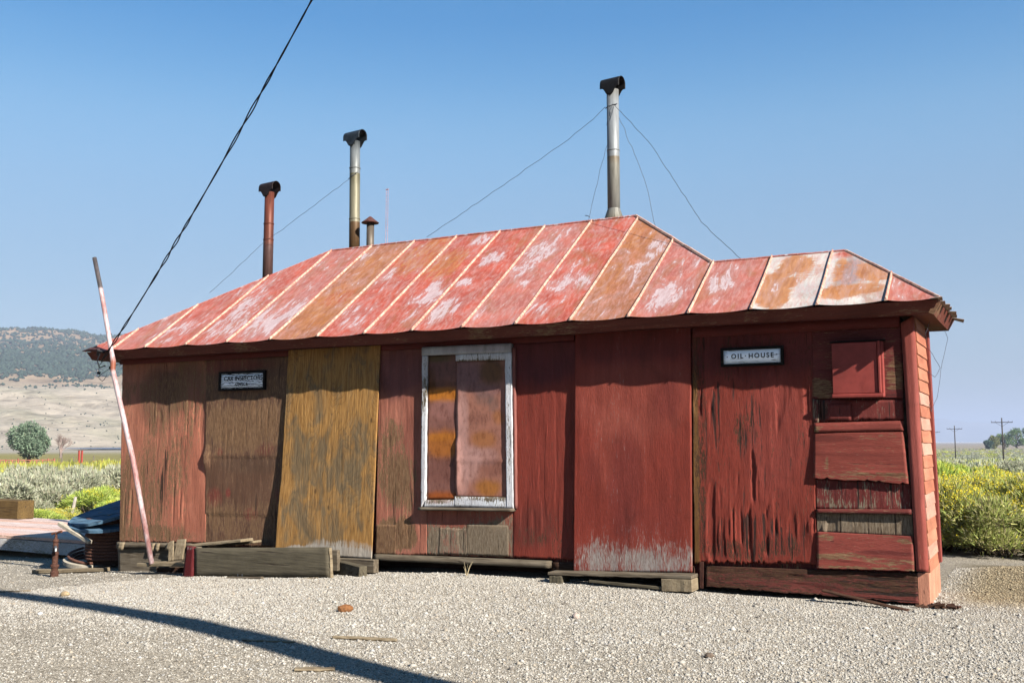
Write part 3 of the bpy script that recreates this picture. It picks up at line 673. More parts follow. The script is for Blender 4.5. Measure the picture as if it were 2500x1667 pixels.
# per pan: base colour, fade patches, rust patches
PAN = [(R1, [], []), (R2, [(.4, .6, .5, .3, .25)], []), (R1, [(.35, .15, .4, .14, .4), (.8, .5, .2, .3, .15)], []),
       (R1, [(.5, .25, .5, .25, .38), (.15, .85, .2, .12, .45), (.25, .55, .3, .2, .3)], []),
       (R2, [(.5, .22, .55, .28, .5), (.4, .7, .5, .3, .12)], []),
       (RB, [(.15, .88, .18, .07, .5), (.6, .55, .3, .06, .2)], [(.5, .3, .6, .3, .35), (.5, .75, .5, .2, .3)]),
       (R1, [(.2, .6, .2, .12, .42), (.5, .12, .3, .06, .3), (.1, .25, .2, .08, .25)], [(.6, .8, .6, .25, .4)]),
       (R1, [(.65, .36, .3, .14, .42), (.7, .93, .3, .07, .45), (.8, .12, .3, .06, .3)], [(.4, .65, .5, .2, .35)]),
       (R1, [(.35, .68, .28, .10, .6), (.3, .18, .3, .14, .5), (.7, .30, .12, .05, .3), (.2, .45, .2, .05, .4)], []),
       (R2, [(.4, .72, .45, .14, .45), (.6, .90, .3, .07, .35), (.25, .52, .3, .07, .35), (.1, .12, .25, .08, .35), (.55, .38, .2, .05, .25)], []),
       (R1, [(.45, .35, .45, .12, .48), (.2, .52, .2, .08, .35), (.3, .15, .3, .06, .2)], []),
       (RB, [(.75, .6, .3, .12, .45), (.65, .42, .25, .12, .4), (.3, .2, .4, .08, .2)], [(.3, .8, .6, .25, .35), (.25, .35, .3, .2, .3)]),
       (R2, [(.4, .16, .4, .12, .48), (.6, .55, .4, .3, .16)], []),
       (R2, [(.3, .55, .25, .3, .45), (.35, .85, .3, .1, .25)], []),
       (GV, [], [(.25, .35, .32, .42, .85), (.45, .8, .32, .22, .7), (.7, .65, .3, .2, .3)]),
       (GV, [], [(.75, .55, .34, .25, .75), (.3, .22, .38, .14, .7), (.2, .6, .13, .3, .5), (.65, .25, .34, .12, .6)]),
       (R2, [(.3, .5, .3, .3, .2)], [])]
PAN = PAN[:13] + PAN[13:]
def build_roof():
    g = G("painted_roof_metal"); o = g.obj()
    sl = g.scale(o, (1.9, .45, .45))
    n1 = g.noise(sl, 8, 7, .72, .8); n2 = g.noise(g.scale(o, (1, .3, .3), (0, 0, 0), (0, 0, .5)), 30, 5, .7, .4); n3 = g.noise(o, 3.2, 5, .6)
    nn = g.math('ADD', g.math('MULTIPLY', g.math('SUBTRACT', n1, .5), .9), g.math('MULTIPLY', g.math('SUBTRACT', n2, .5), .45))
    big = g.noise(g.scale(o, (1.5, .5, .5)), 3.4, 9, .70, 1.6)
    fa = g.math('ADD', g.math('MULTIPLY', g.attr("fade", "Fac"), .58), g.math('ADD', g.math('MULTIPLY', g.math('SUBTRACT', big, .5), 1.6), g.math('MULTIPLY', nn, .85)))
    fade = g.mr(fa, .215, .265); dusty = g.mr(fa, -.12, .28)
    hl = g.noise(g.scale(o, (.25, 3, 3)), 24, 4, .6)
    rust = g.mr(g.math('ADD', g.attr("rust", "Fac"), g.math('ADD', nn, g.math('MULTIPLY', g.math('SUBTRACT', hl, .5), .9))), .08, .55)
    base = g.attr("Col")
    base = g.mix(g.mr(n3, .35, .7), g.mix(1.0, base, (.80, .82, .84), 'MULTIPLY'), g.mix(1.0, base, (1.12, 1.1, 1.05), 'MULTIPLY'))
    base = g.mix(g.mr(n2, .42, .72, 0, .5), base, (.36, .185, .17))
    base = g.mix(g.mr(g.noise(g.scale(o, (2, .35, .35)), 14, 5, .7, .5), .52, .72, 0, .45), base, (.20, .075, .05))
    rb = g.noise(g.scale(o, (1.2, .5, .5), (7, 3, 1)), 2.2, 7, .66, 1.0)
    base = g.mix(g.mr(rb, .50, .66, 0, .6), base, (.155, .065, .028))
    c = g.mix(g.math('MULTIPLY', rust, .9), base, g.ramp(n1, [(.3, (.14, .045, .012)), (.6, (.25, .10, .03)), (.75, (.30, .17, .08))]))
    c = g.mix(g.math('MULTIPLY', dusty, .52), c, (.225, .145, .138))
    c = g.mix(g.math('MULTIPLY', fade, .68), c, g.ramp(n2, [(.3, (.22, .17, .175)), (.7, (.34, .31, .325))]))
    c = g.mix(g.mr(g.noise(o, 70, 3, .6), .68, .74, 0, .5), c, (.12, .05, .035))
    mat = g.out(c, g.bump(g.math('ADD', n1, g.math('MULTIPLY', n2, .4)), .22, .008), g.mr(n1, .3, .7, .55, .8))
    xs = [XL] + seams + [XR]
    VV = []; FF = []; CC = []; FD = []; RS = []; off = 0
    for i in range(len(xs) - 1):
        # finer columns so that the hips stay straight
        nu, nv = 16, 26
        ux = np.linspace(0, 1, nu + 1); X1 = xs[i] + (xs[i + 1] - xs[i]) * ux
        u, v = np.meshgrid(ux, np.linspace(0, 1, nv + 1))
        x = xs[i] + (xs[i + 1] - xs[i]) * u
        yt = ytop(x); y = EY + (yt - EY) * v
        z = rz(y)
        dist = (y - EY)
        edge = np.exp(-dist / .16)
        z = z + edge * (.024 * (np.abs(2 * u - 1) ** 2.2) - .014) + (fbm(x * 3, y * 2.5, 70 + i) - .5) * .016 * smooth(0, .2, v) * (1 - smooth(.85, 1, v)) * np.sin(np.pi * u)
        y = y - edge * (.012 * (fbm(x * 6, x * 0, 90) - .5)) - edge * .012 * (1 - np.abs(2 * u - 1) ** 1.5)
        hv = dist / (RIDGE_Y - EY) if i < 13 else dist / (OIL_Y - EY)
        base, fd, rs = PAN[i]
        C = np.ones(u.shape + (3,)) * np.array(base)
        if i == 15:   # old lilac wash in the middle of the bare pan, red scrap on top
            mm = np.clip(blobs(u, hv, [(.38, .55, .26, .32, .9)], 5, .1), 0, 1)[..., None]; C = C * (1 - mm) + np.array((.33, .25, .27)) * mm
            mm = np.clip(blobs(u, hv, [(.25, .93, .25, .08, 1)], 6, .15), 0, 1)[..., None]; C = C * (1 - mm) + np.array(R1) * mm
        if i in (5, 6): 
            mm = np.clip(blobs(u, hv, [(.55, .38, .3, .1, .8)], 6, .25), 0, 1)[..., None]; C = C * (1 - mm) + np.array((.60, .11, .06)) * mm
        CC.append(C.reshape(-1, 3)); FD.append(blobs(u, hv, fd, 200 + i, .35).ravel()); RS.append(blobs(u, hv, rs, 300 + i, .3).ravel())
        V = np.stack([x, y, z], -1).reshape(-1, 3); n = len(V)
        idx = np.arange(n).reshape(nv + 1, nu + 1) + off
        VV.append(V); FF.append(np.stack([idx[:-1, :-1], idx[:-1, 1:], idx[1:, 1:], idx[1:, :-1]], -1).reshape(-1, 4)); off += n
    # the other slopes (left hip, back, right hips)
    def patch(P, col=R1):
        nonlocal off
        a, b, c_, d = [np.array(p, float) for p in P]; nu = nv = 10
        u, v = np.meshgrid(np.linspace(0, 1, nu + 1), np.linspace(0, 1, nv + 1)); u = u[..., None]; v = v[..., None]
        V = (a * (1 - u) + b * u) * (1 - v) + (d * (1 - u) + c_ * u) * v
        idx = np.arange(V.shape[0] * V.shape[1]).reshape(nv + 1, nu + 1) + off
        VV.append(V.reshape(-1, 3)); FF.append(np.stack([idx[:-1, :-1], idx[:-1, 1:], idx[1:, 1:], idx[1:, :-1]], -1).reshape(-1, 4)); off += idx.size
        CC.append(np.tile(np.array(col), (idx.size, 1))); FD.append(np.full(idx.size, .12)); RS.append(np.full(idx.size, .1))
    by = 2 * RIDGE_Y - EY; oby = 2 * OIL_Y - EY; rt = rz(RIDGE_Y); ot = rz(OIL_Y)
    L0 = (XL, EY, EZ); L1 = (XL, by, EZ); RL = (-5.48, RIDGE_Y, rt); RR = (-.60, RIDGE_Y, rt); B1 = (1.70, by, EZ)
    patch([L1, L0, RL, RL]); patch([B1, L1, RL, RR]); 
    J = (.74, OIL_Y, ot); patch([(1.70, oby, EZ), B1, RR, J]); 
    O1 = (2.15, OIL_Y, ot); patch([(XR, oby, EZ), (1.70, oby, EZ), J, O1]); patch([(XR, EY, EZ), (XR, oby, EZ), O1, O1])
    me = np_mesh("roof", np.concatenate(VV), np.concatenate(FF))
    set_col(me, "Col", np.concatenate(CC)); set_f(me, "fade", np.concatenate(FD)); set_f(me, "rust", np.concatenate(RS))
    roof = link("roof", me, mat, shed)
    # standing seams
    gs = G("worn_seam_paint"); o = gs.obj(); n = gs.noise(o, 26, 5, .7)
    M_SEAM = gs.out(gs.ramp(n, [(.3, (.20, .065, .045)), (.46, (.26, .14, .105)), (.65, (.32, .25, .20))]), gs.bump(n, .3, .006), .6)
    for x in seams:
        mb = MB(); yt = float(ytop(x)); ys = np.linspace(EY - .012, yt, 14)
        hw = .007; V = []
        for k, y in enumerate(ys):
            z = rz(y) + (.014 * math.exp(-(y - EY) / .16)); wob = (float(vnoise(y * 3, x * 7, 8)) - .5) * .010
            V += [(x - hw * 1.9 + wob, y, z - .004), (x - hw * .6 + wob, y, z + .026), (x + hw * .6 + wob, y, z + .026), (x + hw * 1.9 + wob, y, z - .004)]
        F = [(0, 1, 2, 3), tuple(reversed([4 * 13 + q for q in range(4)]))]
        for k in range(13):
            for q in range(3): a = 4 * k + q; F.append((a, a + 4, a + 5, a + 1))
        mb.add(V, F); mb.build("roof_seam", M_SEAM, roof)
    def cap(P, r, nm="ridge_cap"):
        mb = MB(); P = [Vector(p) for p in P]; pts = []
        for a, b in zip(P[:-1], P[1:]):
            for k in range(8): pts.append(a.lerp(b, k / 8) + Vector((0, 0, random.uniform(-.004, .004))))
        pts.append(P[-1]); mb.tube(pts, r, 6); mb.build(nm, M_SEAM if nm == "hip_cap" else mat, roof)
    cap([RL, RR], .018); cap([J, O1], .015)
    cap([RR, J], .022, "hip_cap"); cap([O1, (XR, EY, EZ)], .016, "hip_cap"); cap([RL, L0], .012)
    for o_ in roof.children:
        if o_.name.startswith("ridge_cap"):
            n_ = len(o_.data.vertices); set_col(o_.data, "Col", np.tile(np.array(R1), (n_, 1))); set_f(o_.data, "fade", np.full(n_, .2)); set_f(o_.data, "rust", np.zeros(n_))
    return roof, mat
roof, M_ROOF = build_roof()

# cornice: sloped fascia and soffit all round the eave
def cornice():
    by = 2 * RIDGE_Y - EY; oby = 2 * OIL_Y - EY
    out_ = [(XL, EY), (XR, EY), (XR, oby), (1.70, oby), (1.70, by), (XL, by)]
    def inset(d): return [(XL + d, EY + d), (XR - d, EY + d), (XR - d, oby - d), (1.70 - d, oby - d), (1.70 - d, by - d), (XL + d, by - d)]
    rings = [(inset(.018), EZ - .014), (inset(.075), EZ - .128)]
    def ring_obj(name, a, za, b, zb, mat, wear, col, step=.1):
        V = []; F = []
        for i in range(6):
            p0, p1 = a[i], a[(i + 1) % 6]; q0, q1 = b[i], b[(i + 1) % 6]
            L = math.hypot(p1[0] - p0[0], p1[1] - p0[1]); n = max(2, int(L / step)); base = len(V)
            for k in range(n + 1):
                t = k / n; j = (float(vnoise(t * L * 1.3, i * 5, 4)) - .5) * .012
                V.append((p0[0] * (1 - t) + p1[0] * t, p0[1] * (1 - t) + p1[1] * t, za))
                V.append((q0[0] * (1 - t) + q1[0] * t, q0[1] * (1 - t) + q1[1] * t, zb + (j if name == "fascia" else j)))
            for k in range(n):
                aa = base + 2 * k; F.append((aa + 1, aa + 3, aa + 2, aa))
        me = bpy.data.meshes.new(name); me.from_pydata(V, [], F); me.update()
        o = link(name, me, mat, shed); V = np.array(V)
        set_f(me, "wear", wear + .35 * smooth(.5, .7, fbm(V[:, 0] * 1.7, V[:, 1] * 1.7, 13))); set_f(me, "crack", np.full(len(V), .1)); set_col(me, "Col", np.tile(np.array(col), (len(V), 1)))
        return o
    ring_obj("fascia", rings[0][0], rings[0][1], rings[1][0], rings[1][1], M_TRIMX, .22, (.25, .062, .040))
    ring_obj("soffit", rings[1][0], rings[1][1], inset(.46), EZ - .10, M_TRIMX, .1, (.20, .038, .033))
    # sealing lid between fascia top and roof edge
cornice()
# bent, torn metal at the right-hand roof corner
mb = MB()
for (dx, y, l, h) in ((.0, -.34, .035, .012), (.0, -.12, .04, -.003), (.0, .1, .06, .0), (.0, .4, .05, .010), (.01, .7, .06, -.008), (.0, 1.0, .05, .0), (.02, 1.22, .08, -.03)):
    c = Vector((XR - .01 + dx, y, EZ - .004)); t = random.uniform(-.05, .05)
    mb.add([c + Vector((-.06, -.10, .0)), c + Vector((l, -.06 + t, h)), c + Vector((l * .8, .05, h - .02)), c + Vector((-.06, .12, .002)),
            c + Vector((-.06, -.10, -.004)), c + Vector((l, -.06 + t, h - .004)), c + Vector((l * .8, .05, h - .024)), c + Vector((-.06, .12, -.004))],
           [(0, 1, 2, 3), (7, 6, 5, 4), (0, 4, 5, 1), (1, 5, 6, 2), (2, 6, 7, 3), (3, 7, 4, 0)])
M_TORN = mat_plain("torn_galvanised_flashing", (.42, .34, .31), .55, .3, 20, .2)
mb.build("torn_flashing", M_TORN, shed)
mb = MB(); mb.box((XR - .055, -.28, EZ - .075), (.05, .10, .12), Matrix.Rotation(.5, 3, 'Y'), jit=.008); o = mb.build("fascia_block", M_TRIMX, shed); flat_attrs(o, (.33, .14, .09), .5)
mb = MB(); mb.tube([(-8.20, -.41, 2.772), (-8.03, -.40, 2.79), (-7.86, -.395, 2.782), (-7.80, -.39, 2.76)], [.006, .03, .022, .008], 6); mb.build("torn_flashing", M_ROOF and mat_plain("dark_bent_flashing", (.10, .05, .05), .6), shed)

# ---- chimneys (parts of the shed)
def mat_pipe(name, stops, zs):
    """stove pipe: colour changes by section height (paint and galvanising), streaked"""
    g = G(name); o = g.obj()
    sx = g.n("ShaderNodeSeparateXYZ"); g.set(sx.inputs[0], o)
    n = g.noise(g.scale(o, (1, 1, .12)), 30, 5, .7, .3); n2 = g.noise(o, 40, 4, .6)
    z = g.math('ADD', sx.outputs[2], g.math('MULTIPLY', g.math('SUBTRACT', n2, .5), .02))
    f = g.mr(z, zs[0], zs[1], 0, 1, False)
    c = g.ramp(f, stops)
    c = g.mix(1.0, c, g.ramp(n, [(.25, (.55, .52, .5)), (.5, (1, 1, 1)), (.75, (1.25, 1.22, 1.2))]), 'MULTIPLY')
    return g.out(c, g.bump(n2, .12, .004), .5, .2)

def tcap(c, zbase, L, r, mat, parent, rot=0.0, name="chimney_cap"):
    """open ended barrel on top of a pipe, its skirt cut back in a curve towards both ends"""
    nu, na = 16, 22; V = []; F = []
    for i in range(nu + 1):
        s = -1 + 2 * i / nu
        leg = .055 + .10 * math.exp(-(abs(s) / .52) ** 3.5)
        prof = []
        for k in range(5): prof.append((-r - .0, -leg * (1 - k / 5)))
        for k in range(na + 1):
            an = math.pi - math.pi * k / na; prof.append((r * math.cos(an), r * 1.05 * math.sin(an)))
        for k in range(1, 6): prof.append((r, -leg * k / 5))
        for (yy, zz) in prof:
            # pinch the skirt into the round pipe near the middle
            V.append(Matrix.Rotation(rot, 3, 'Z') @ Vector((s * L / 2, yy, zz)) + Vector((c[0], c[1], zbase)))
        m_ = len(prof)
    for i in range(nu):
        for k in range(m_ - 1):
            a = i * m_ + k; F.append((a, a + 1, a + 1 + m_, a + m_))
    mb = MB(); mb.add(V, F); o = mb.build(name, mat, parent, True)
    sd = o.modifiers.new("thickness", 'SOLIDIFY'); sd.thickness = .006; sd.offset = 0
    return o

M_SOOT = mat_plain("sooty_cap_metal", (.022, .020, .020), .5, .4, 25, .3)
M_CAPG = mat_plain("blued_galvanised_cap", (.055, .065, .075), .4, .45, 14, .5)
M_CAPR = mat_plain("brown_soot_cap", (.035, .022, .02), .55, .4, 18, .2)
def chimney(x, y, z0, z1, r, mat, capmat, capL, label, joints=(), cone=None, lean=0.0):
    mb = MB(); pts = []; rs = []
    zs = sorted([z0, z1] + [j - .004 for j in joints] + [j + .004 for j in joints])
    for z in zs:
        k = sum(1 for j in joints if z > j); pts.append((x + lean * (z - z0), y, z)); rs.append(r * (1 - .025 * k))
    mb.tube(pts, rs, 24)
    ch = mb.build("chimney", mat, shed); ch["label"] = label
    for p in ch.data.polygons: p.use_smooth = len(p.vertices) == 4
    tcap((x + lean * (z1 - z0), y), z1 + .07, capL, r * 1.05, capmat, ch, rot=-.12)
    for j in joints:
        jb = MB(); jr = r * 1.05; jb.lathe([(r * .97, -.010), (jr, -.009), (jr, .006), (r * .95, .009)], (x + lean * (j - z0), y, j), 24); jb.build("pipe_joint", mat, ch, True)
    if cone:
        cb = MB(); cb.lathe([(r * 1.62, cone - .02), (r * 1.62, cone + .0), (r * 1.55, cone + .025), (r * 1.02, cone + .15), (r * 1.0, cone + .16)], (x, y, 0), 24); cb.build("flashing_cone", mat, ch)
    return ch
P1 = mat_pipe("rust_red_stove_pipe", [(0, (0.045, 0.025, 0.022)), (.35, (0.049, 0.026, 0.023)), (.42, (0.067, 0.022, 0.014)), (.8, (0.074, 0.022, 0.014)), (1, (0.063, 0.019, 0.013))], (4.0, 5.4))
P2 = mat_pipe("stained_galvanised_pipe", [(0, (0.049, 0.027, 0.011)), (.30, (0.058, 0.034, 0.016)), (.305, (0.116, 0.108, 0.076)), (.60, (0.101, 0.094, 0.063)), (.70, (0.067, 0.061, 0.036)), (.705, (0.103, 0.108, 0.103)), (.88, (0.090, 0.099, 0.103)), (.97, (0.027, 0.031, 0.034))], (4.2, 6.05))
P3 = mat_pipe("galvanised_pipe", [(0, (0.081, 0.074, 0.056)), (.10, (0.112, 0.112, 0.103)), (.42, (0.112, 0.108, 0.090)), (.485, (0.085, 0.067, 0.045)), (.49, (0.125, 0.134, 0.139)), (.92, (0.130, 0.139, 0.146)), (1, (0.112, 0.112, 0.108))], (4.35, 6.05))
P4 = mat_pipe("rusty_vent_pipe", [(0, (0.076, 0.056, 0.040)), (.5, (0.072, 0.061, 0.049)), (1, (0.058, 0.045, 0.036))], (4.2, 4.75))
chimney(-6.69, 1.7, 3.6, 5.37, .078, P1, M_CAPR, .32, "rust red stovepipe, leftmost of the three tall chimneys", (4.62, 4.87))
c2 = chimney(-5.13, 1.85, 4.0, 6.0, .081, P2, M_CAPG, .33, "stained galvanised stovepipe beside the small conical vent", (4.81, 5.59), lean=-.012)
c3 = chimney(-.952, 1.85, 4.1, 6.08, .082, P3, M_SOOT, .285, "grey galvanised stovepipe with black cap, tallest on the roof", (5.27,), 4.335)
# small vent with conical hat
mb = MB(); mb.lathe([(.056, 4.0), (.056, 4.72)], (-4.845, 1.85, 0), 20); v = mb.build("roof_vent", P4, shed); v["label"] = "short rusty vent pipe with a conical hat"
for p in v.data.polygons: p.use_smooth = len(p.vertices) == 4
mb = MB(); mb.lathe([(.128, 4.715), (.132, 4.722), (.075, 4.765), (.018, 4.812), (.004, 4.818)], (-4.85, 1.85, 0), 24); mb.build("vent_hat", mat_plain("rusty_hat", (.13, .055, .045), .7, .35, 20, .2), v)
# ladder-like aerial mast behind the vent
mb = MB()
for dx in (-.018, .018): mb.tube([(-4.80 + dx, 2.2, 3.85), (-4.80 + dx, 2.2, 5.30)], .003, 5)
for k in range(15): mb.tube([(-4.818, 2.2, 4.66 + k * .045), (-4.782, 2.2, 4.66 + k * .045)], .0025, 5)
mb.box((-4.80, 2.2, 5.30), (.05, .012, .012))
mast = mb.build("aerial_mast", mat_plain("red_white_mast_paint", (.55, .33, .36), .6), None)
tag(mast, "thin ladder-like red and white mast rising behind the small conical roof vent", "mast")

# guy wires
M_WIRE = mat_plain("dull_guy_wire", (.09, .10, .12), .6, .2, 30, .3)
def wire(P, r, parent, name="guy_wire", wob=.008, sag=0.0, seed=0):
    rnd = random.Random(seed); mb = MB(); P = [Vector(p) for p in P]; pts = []
    for a, b in zip(P[:-1], P[1:]):
        n = max(3, int((b - a).length / .09))
        for k in range(n):
            t = k / n; pts.append(a.lerp(b, t) + Vector((rnd.uniform(-wob, wob), rnd.uniform(-wob, wob), rnd.uniform(-wob, wob) - sag * 4 * t * (1 - t))))
    pts.append(P[-1]); mb.tube(pts, r, 5); return mb.build(name, M_WIRE, parent)
wire([(-1.035, 1.80, 5.85), (-1.55, 1.78, 5.50), (-3.75, 1.70, 4.37)], .0032, c3, sag=.012, seed=1)
wire([(-.90, 1.77, 5.85), (-.30, 1.4, 5.18), (.55, .80, 3.95), (1.08, .5, 3.43)], .0032, c3, wob=.006, seed=2)
wire([(-.96, 1.93, 5.75), (-1.35, 2.1, 4.75), (-1.46, 2.1, 4.25)], .0028, c3, wob=.009, seed=3)
wire([(-.90, 1.93, 5.75), (-.62, 2.1, 4.9), (-.45, 2.1, 4.15)], .0032, c3, wob=.009, seed=4)
wire([(-1.04, 1.80, 5.83), (-.95, 1.765, 5.85), (-.87, 1.80, 5.87)], .006, c3, wob=.006, seed=5)
wire([(-.93, 1.765, 5.85), (-.96, 1.77, 5.72), (-1.02, 1.80, 5.60)], .0028, c3, wob=.01, seed=8)
wire([(-1.47, 2.1, 4.52), (-1.40, 2.1, 4.48)], .005, c3, wob=.01, seed=9)
wire([(-5.22, 1.80, 5.42), (-5.45, 1.72, 5.25), (-6.63, 1.55, 4.55), (-7.3, 1.1, 3.75)], .0030, c2, wob=.006, sag=.01, seed=6)
wire([(-5.22, 1.80, 5.42), (-5.13, 1.766, 5.46), (-5.05, 1.79, 5.50)], .006, c2, wob=.008, seed=7)
# loose wires at the right end wall and left eave
wire([(2.93, .35, 2.64), (2.90, .25, 2.52), (2.90, .30, 2.40), (2.93, .55, 2.33), (2.97, .78, 2.22), (2.93, .6, 2.12), (2.90, .3, 2.16)], .0023, shed, "loose_wire", .004, seed=21)
wire([(2.98, 1.1, 2.66), (3.02, 1.15, 2.55), (2.96, 1.08, 2.3), (2.92, .92, 1.95), (2.90, .45, 1.78), (2.90, .3, 1.85)], .0022, shed, "loose_wire", .003, seed=22)
wire([(-8.10, -.1, 2.68), (-8.21, -.1, 2.60), (-8.225, -.1, 2.49)], .0045, shed, "loose_wire", .004, seed=23)
wire([(-7.75, -.1, 2.62), (-7.96, -.1, 2.555), (-8.24, -.1, 2.42), (-8.14, -.1, 2.36), (-8.05, -.1, 2.44)], .0045, shed, "loose_wire", .006, seed=24)
for c_ in ((-8.225, -.1, 2.48), (-7.97, -.1, 2.548)):
    mb = MB(); mb.box(c_, (.042, .03, .038), jit=.006); mb.build("wire_connector", M_SOOT, shed)

# ------------------------------------------------------------------ signs
g = G("weathered_white_sign"); o = g.obj()
wv = g.wave(g.scale(o, (.35, 1, 1)), 14, 9, 3, 1.2, .6, 'Z'); n = g.noise(g.scale(o, (.08, 1, 1)), 60, 5, .7, .3)
msk = g.math('MULTIPLY', g.mr(wv, .34, .22), .95)
c = g.mix(g.mr(n, .56, .66, 0, .7), g.mix(g.mr(n, .3, .6), (.55, .60, .68), (.74, .78, .82)), (.12, .12, .13)); c = g.mix(msk, c, (.015, .014, .014))
M_SIGNW = g.out(c, g.bump(g.math('SUBTRACT', n, msk), .5, .004), .8)
g = G("clean_white_sign"); o = g.obj(); n = g.noise(g.scale(o, (.06, 1, 1)), 60, 6, .7, .3); n2 = g.noise(o, 9, 4, .6)
c = g.mix(g.mr(g.math('ADD', n, g.math('MULTIPLY', g.math('SUBTRACT', n2, .5), .25)), .56, .66, 0, .85), g.mix(g.mr(n, .3, .6), (.60, .66, .74), (.78, .82, .87)), (.10, .11, .13))
M_SIGNC = g.out(c, g.bump(n, .4, .003), .8)
M_INK = mat_plain("black_letter_paint", (.012, .013, .016), .7, .3, 60)
def text_mesh(txt, size, cx, cy, cz, parent, sx=1.0, spacing=1.0):
    cu = bpy.data.curves.new("lettering", 'FONT'); cu.body = txt; cu.size = size; cu.extrude = .0015; cu.space_character = spacing
    cu.align_x = 'CENTER'; cu.align_y = 'CENTER'; cu.offset = .0012
    t = bpy.data.objects.new("lettering_tmp", cu); COL.objects.link(t)
    dg = bpy.context.evaluated_depsgraph_get(); me = bpy.data.meshes.new_from_object(t.evaluated_get(dg))
    bpy.data.objects.remove(t)
    me.transform(Matrix.Translation((cx, cy, cz)) @ Matrix.Rotation(math.radians(90), 4, 'X') @ Matrix.Diagonal((sx, 1, 1, 1)))
    me.materials.clear()
    return link("lettering", me, M_INK, parent)
def sign(name, label, x0, x1, z0, z1, yf, mat, fr):
    s = empty(name, ((x0 + x1) / 2, 0, z0)); tag(s, label, "sign")
    inv = Matrix.Translation((-(x0 + x1) / 2, 0, -z0))
    b = panel("sign_board", None, mat, [(x0, z1), (x1, z1 - .002), (x1, z0 + .002), (x0, z0)], yf, yf, .02, res=.05, warp=.002, jside=0, seed=3)
    mb = MB(); a = fr
    mb.box(*qbox(x0 - a, x1 + a, -yf - .018, -.02, z1 + .001, z1 + a)); mb.box(*qbox(x0 - a, x1 + a, -yf - .018, -.02, z0 - a, z0 - .001))
    mb.box(*qbox(x0 - a, x0 - .001, -yf - .016, -.022, z0 - .0005, z1 + .0005)); mb.box(*qbox(x1 + .001, x1 + a, -yf - .016, -.022, z0 - .0005, z1 + .0005))
    f = mb.build("sign_frame", M_BLACKW, None)
    for o in (b, f): o.parent = s; o.matrix_parent_inverse = inv
    return s, inv
s1, inv = sign("inspection_sign", "flaking white sign reading CAR INSPECTORS OFFICE in a black frame", -5.870, -5.121, 2.194, 2.391, .05, M_SIGNW, .03)
for t in (text_mesh("CAR INSPECTORS", .082, -5.475, -.0535, 2.325, s1, 1.0, 1.05), text_mesh("OFFICE", .058, -5.50, -.0535, 2.247, s1, 1.05, 1.15)): t.matrix_parent_inverse = inv
s2, inv = sign("oil_house_sign", "white painted sign reading OIL HOUSE in a black frame", 1.016, 1.592, 2.273, 2.412, .05, M_SIGNC, .026)
for t in (text_mesh("OIL", .068, 1.157, -.0535, 2.347, s2, .95, 1.35), text_mesh("HOUSE", .068, 1.398, -.0535, 2.347, s2, .95, 1.35), text_mesh("\u00b7", .07, 1.242, -.0535, 2.347, s2), text_mesh("\u00b7", .07, 1.553, -.0535, 2.352, s2), text_mesh("\u00b7", .07, 1.055, -.0535, 2.342, s2)): t.matrix_parent_inverse = inv

# ------------------------------------------------------------------ leaning plywood sheet
def ochre():
    g = G("raw_plywood_ochre"); o = g.obj()
    warpn = g.noise(g.scale(o, (1, 1, .30)), 2.6, 1.2, .4)
    wx = g.n("ShaderNodeSeparateXYZ"); g.set(wx.inputs[0], o); fine0 = g.noise(g.scale(o, (1, 1, .1)), 30, 3, .5)
    ph = g.math('ADD', g.math('MULTIPLY', wx.outputs[0], 8.0), g.math('ADD', g.math('MULTIPLY', warpn, 17.0), g.math('MULTIPLY', fine0, .5)))
    ring = g.math('ABSOLUTE', g.math('SINE', g.math('MULTIPLY', ph, 6.5)))
    fine = g.noise(g.scale(o, (1, 1, .06)), 60, 5, .7, .2); blot = g.noise(g.scale(o, (1, 1, .4)), 6, 5, .6, .8)
    c = g.mix(g.mr(fine, .3, .7), (.125, .060, .016), (.265, .145, .048))
    c = g.mix(g.math('MULTIPLY', g.mr(ring, .55, .0), g.mr(blot, .3, .7, .15, .6)), c, (.05, .026, .010))
    grey = g.mr(g.math('ADD', blot, g.math('MULTIPLY', g.attr("wear", "Fac"), .22)), .44, .72)
    c = g.mix(g.math('MULTIPLY', grey, .75), c, g.mix(g.mr(fine, .3, .7), (.045, .038, .026), (.095, .078, .05)))
    ble = g.mr(g.math('ADD', g.attr("crack", "Fac"), g.math('MULTIPLY', g.math('SUBTRACT', fine, .5), .8)), .42, .65)
    c = g.mix(g.math('MULTIPLY', ble, .85), c, g.mix(g.mr(fine, .3, .7), (.17, .15, .125), (.27, .25, .22)))
    kn = g.mr(g.vor(g.scale(o, (1, 1, .55)), 3.2), .075, .035)
    c = g.mix(g.math('MULTIPLY', kn, .8), c, (.05, .028, .012))
    mat = g.out(c, g.bump(g.math('ADD', g.math('MULTIPLY', ring, .35), g.math('MULTIPLY', fine, .6)), .55, .004), .8)
    o_ = panel("plywood_sheet", None, mat, [(-4.712, 2.675), (-3.262, 2.675), (-3.308, .098), (-4.775, .098)], .045, .105, .016, wear=.0, wearL=[(.5, .25, .6, .3, .5), (.3, .5, .3, .2, .25), (.8, .45, .2, .2, .3)], crack=.0, crackL=[(.7, .03, .6, .07, .55), (.5, .0, .7, .05, .5)], warp=.006, jside=.0015, seed=51, relief=.0028, splits=.002,
                curl=lambda u, v: .035 * smooth(.45, .1, v) * (1 - u) ** 2)
    tag(o_, "tall unpainted ochre plywood sheet leaning against the shed between the sign and the window", "plywood sheet")
ochre()

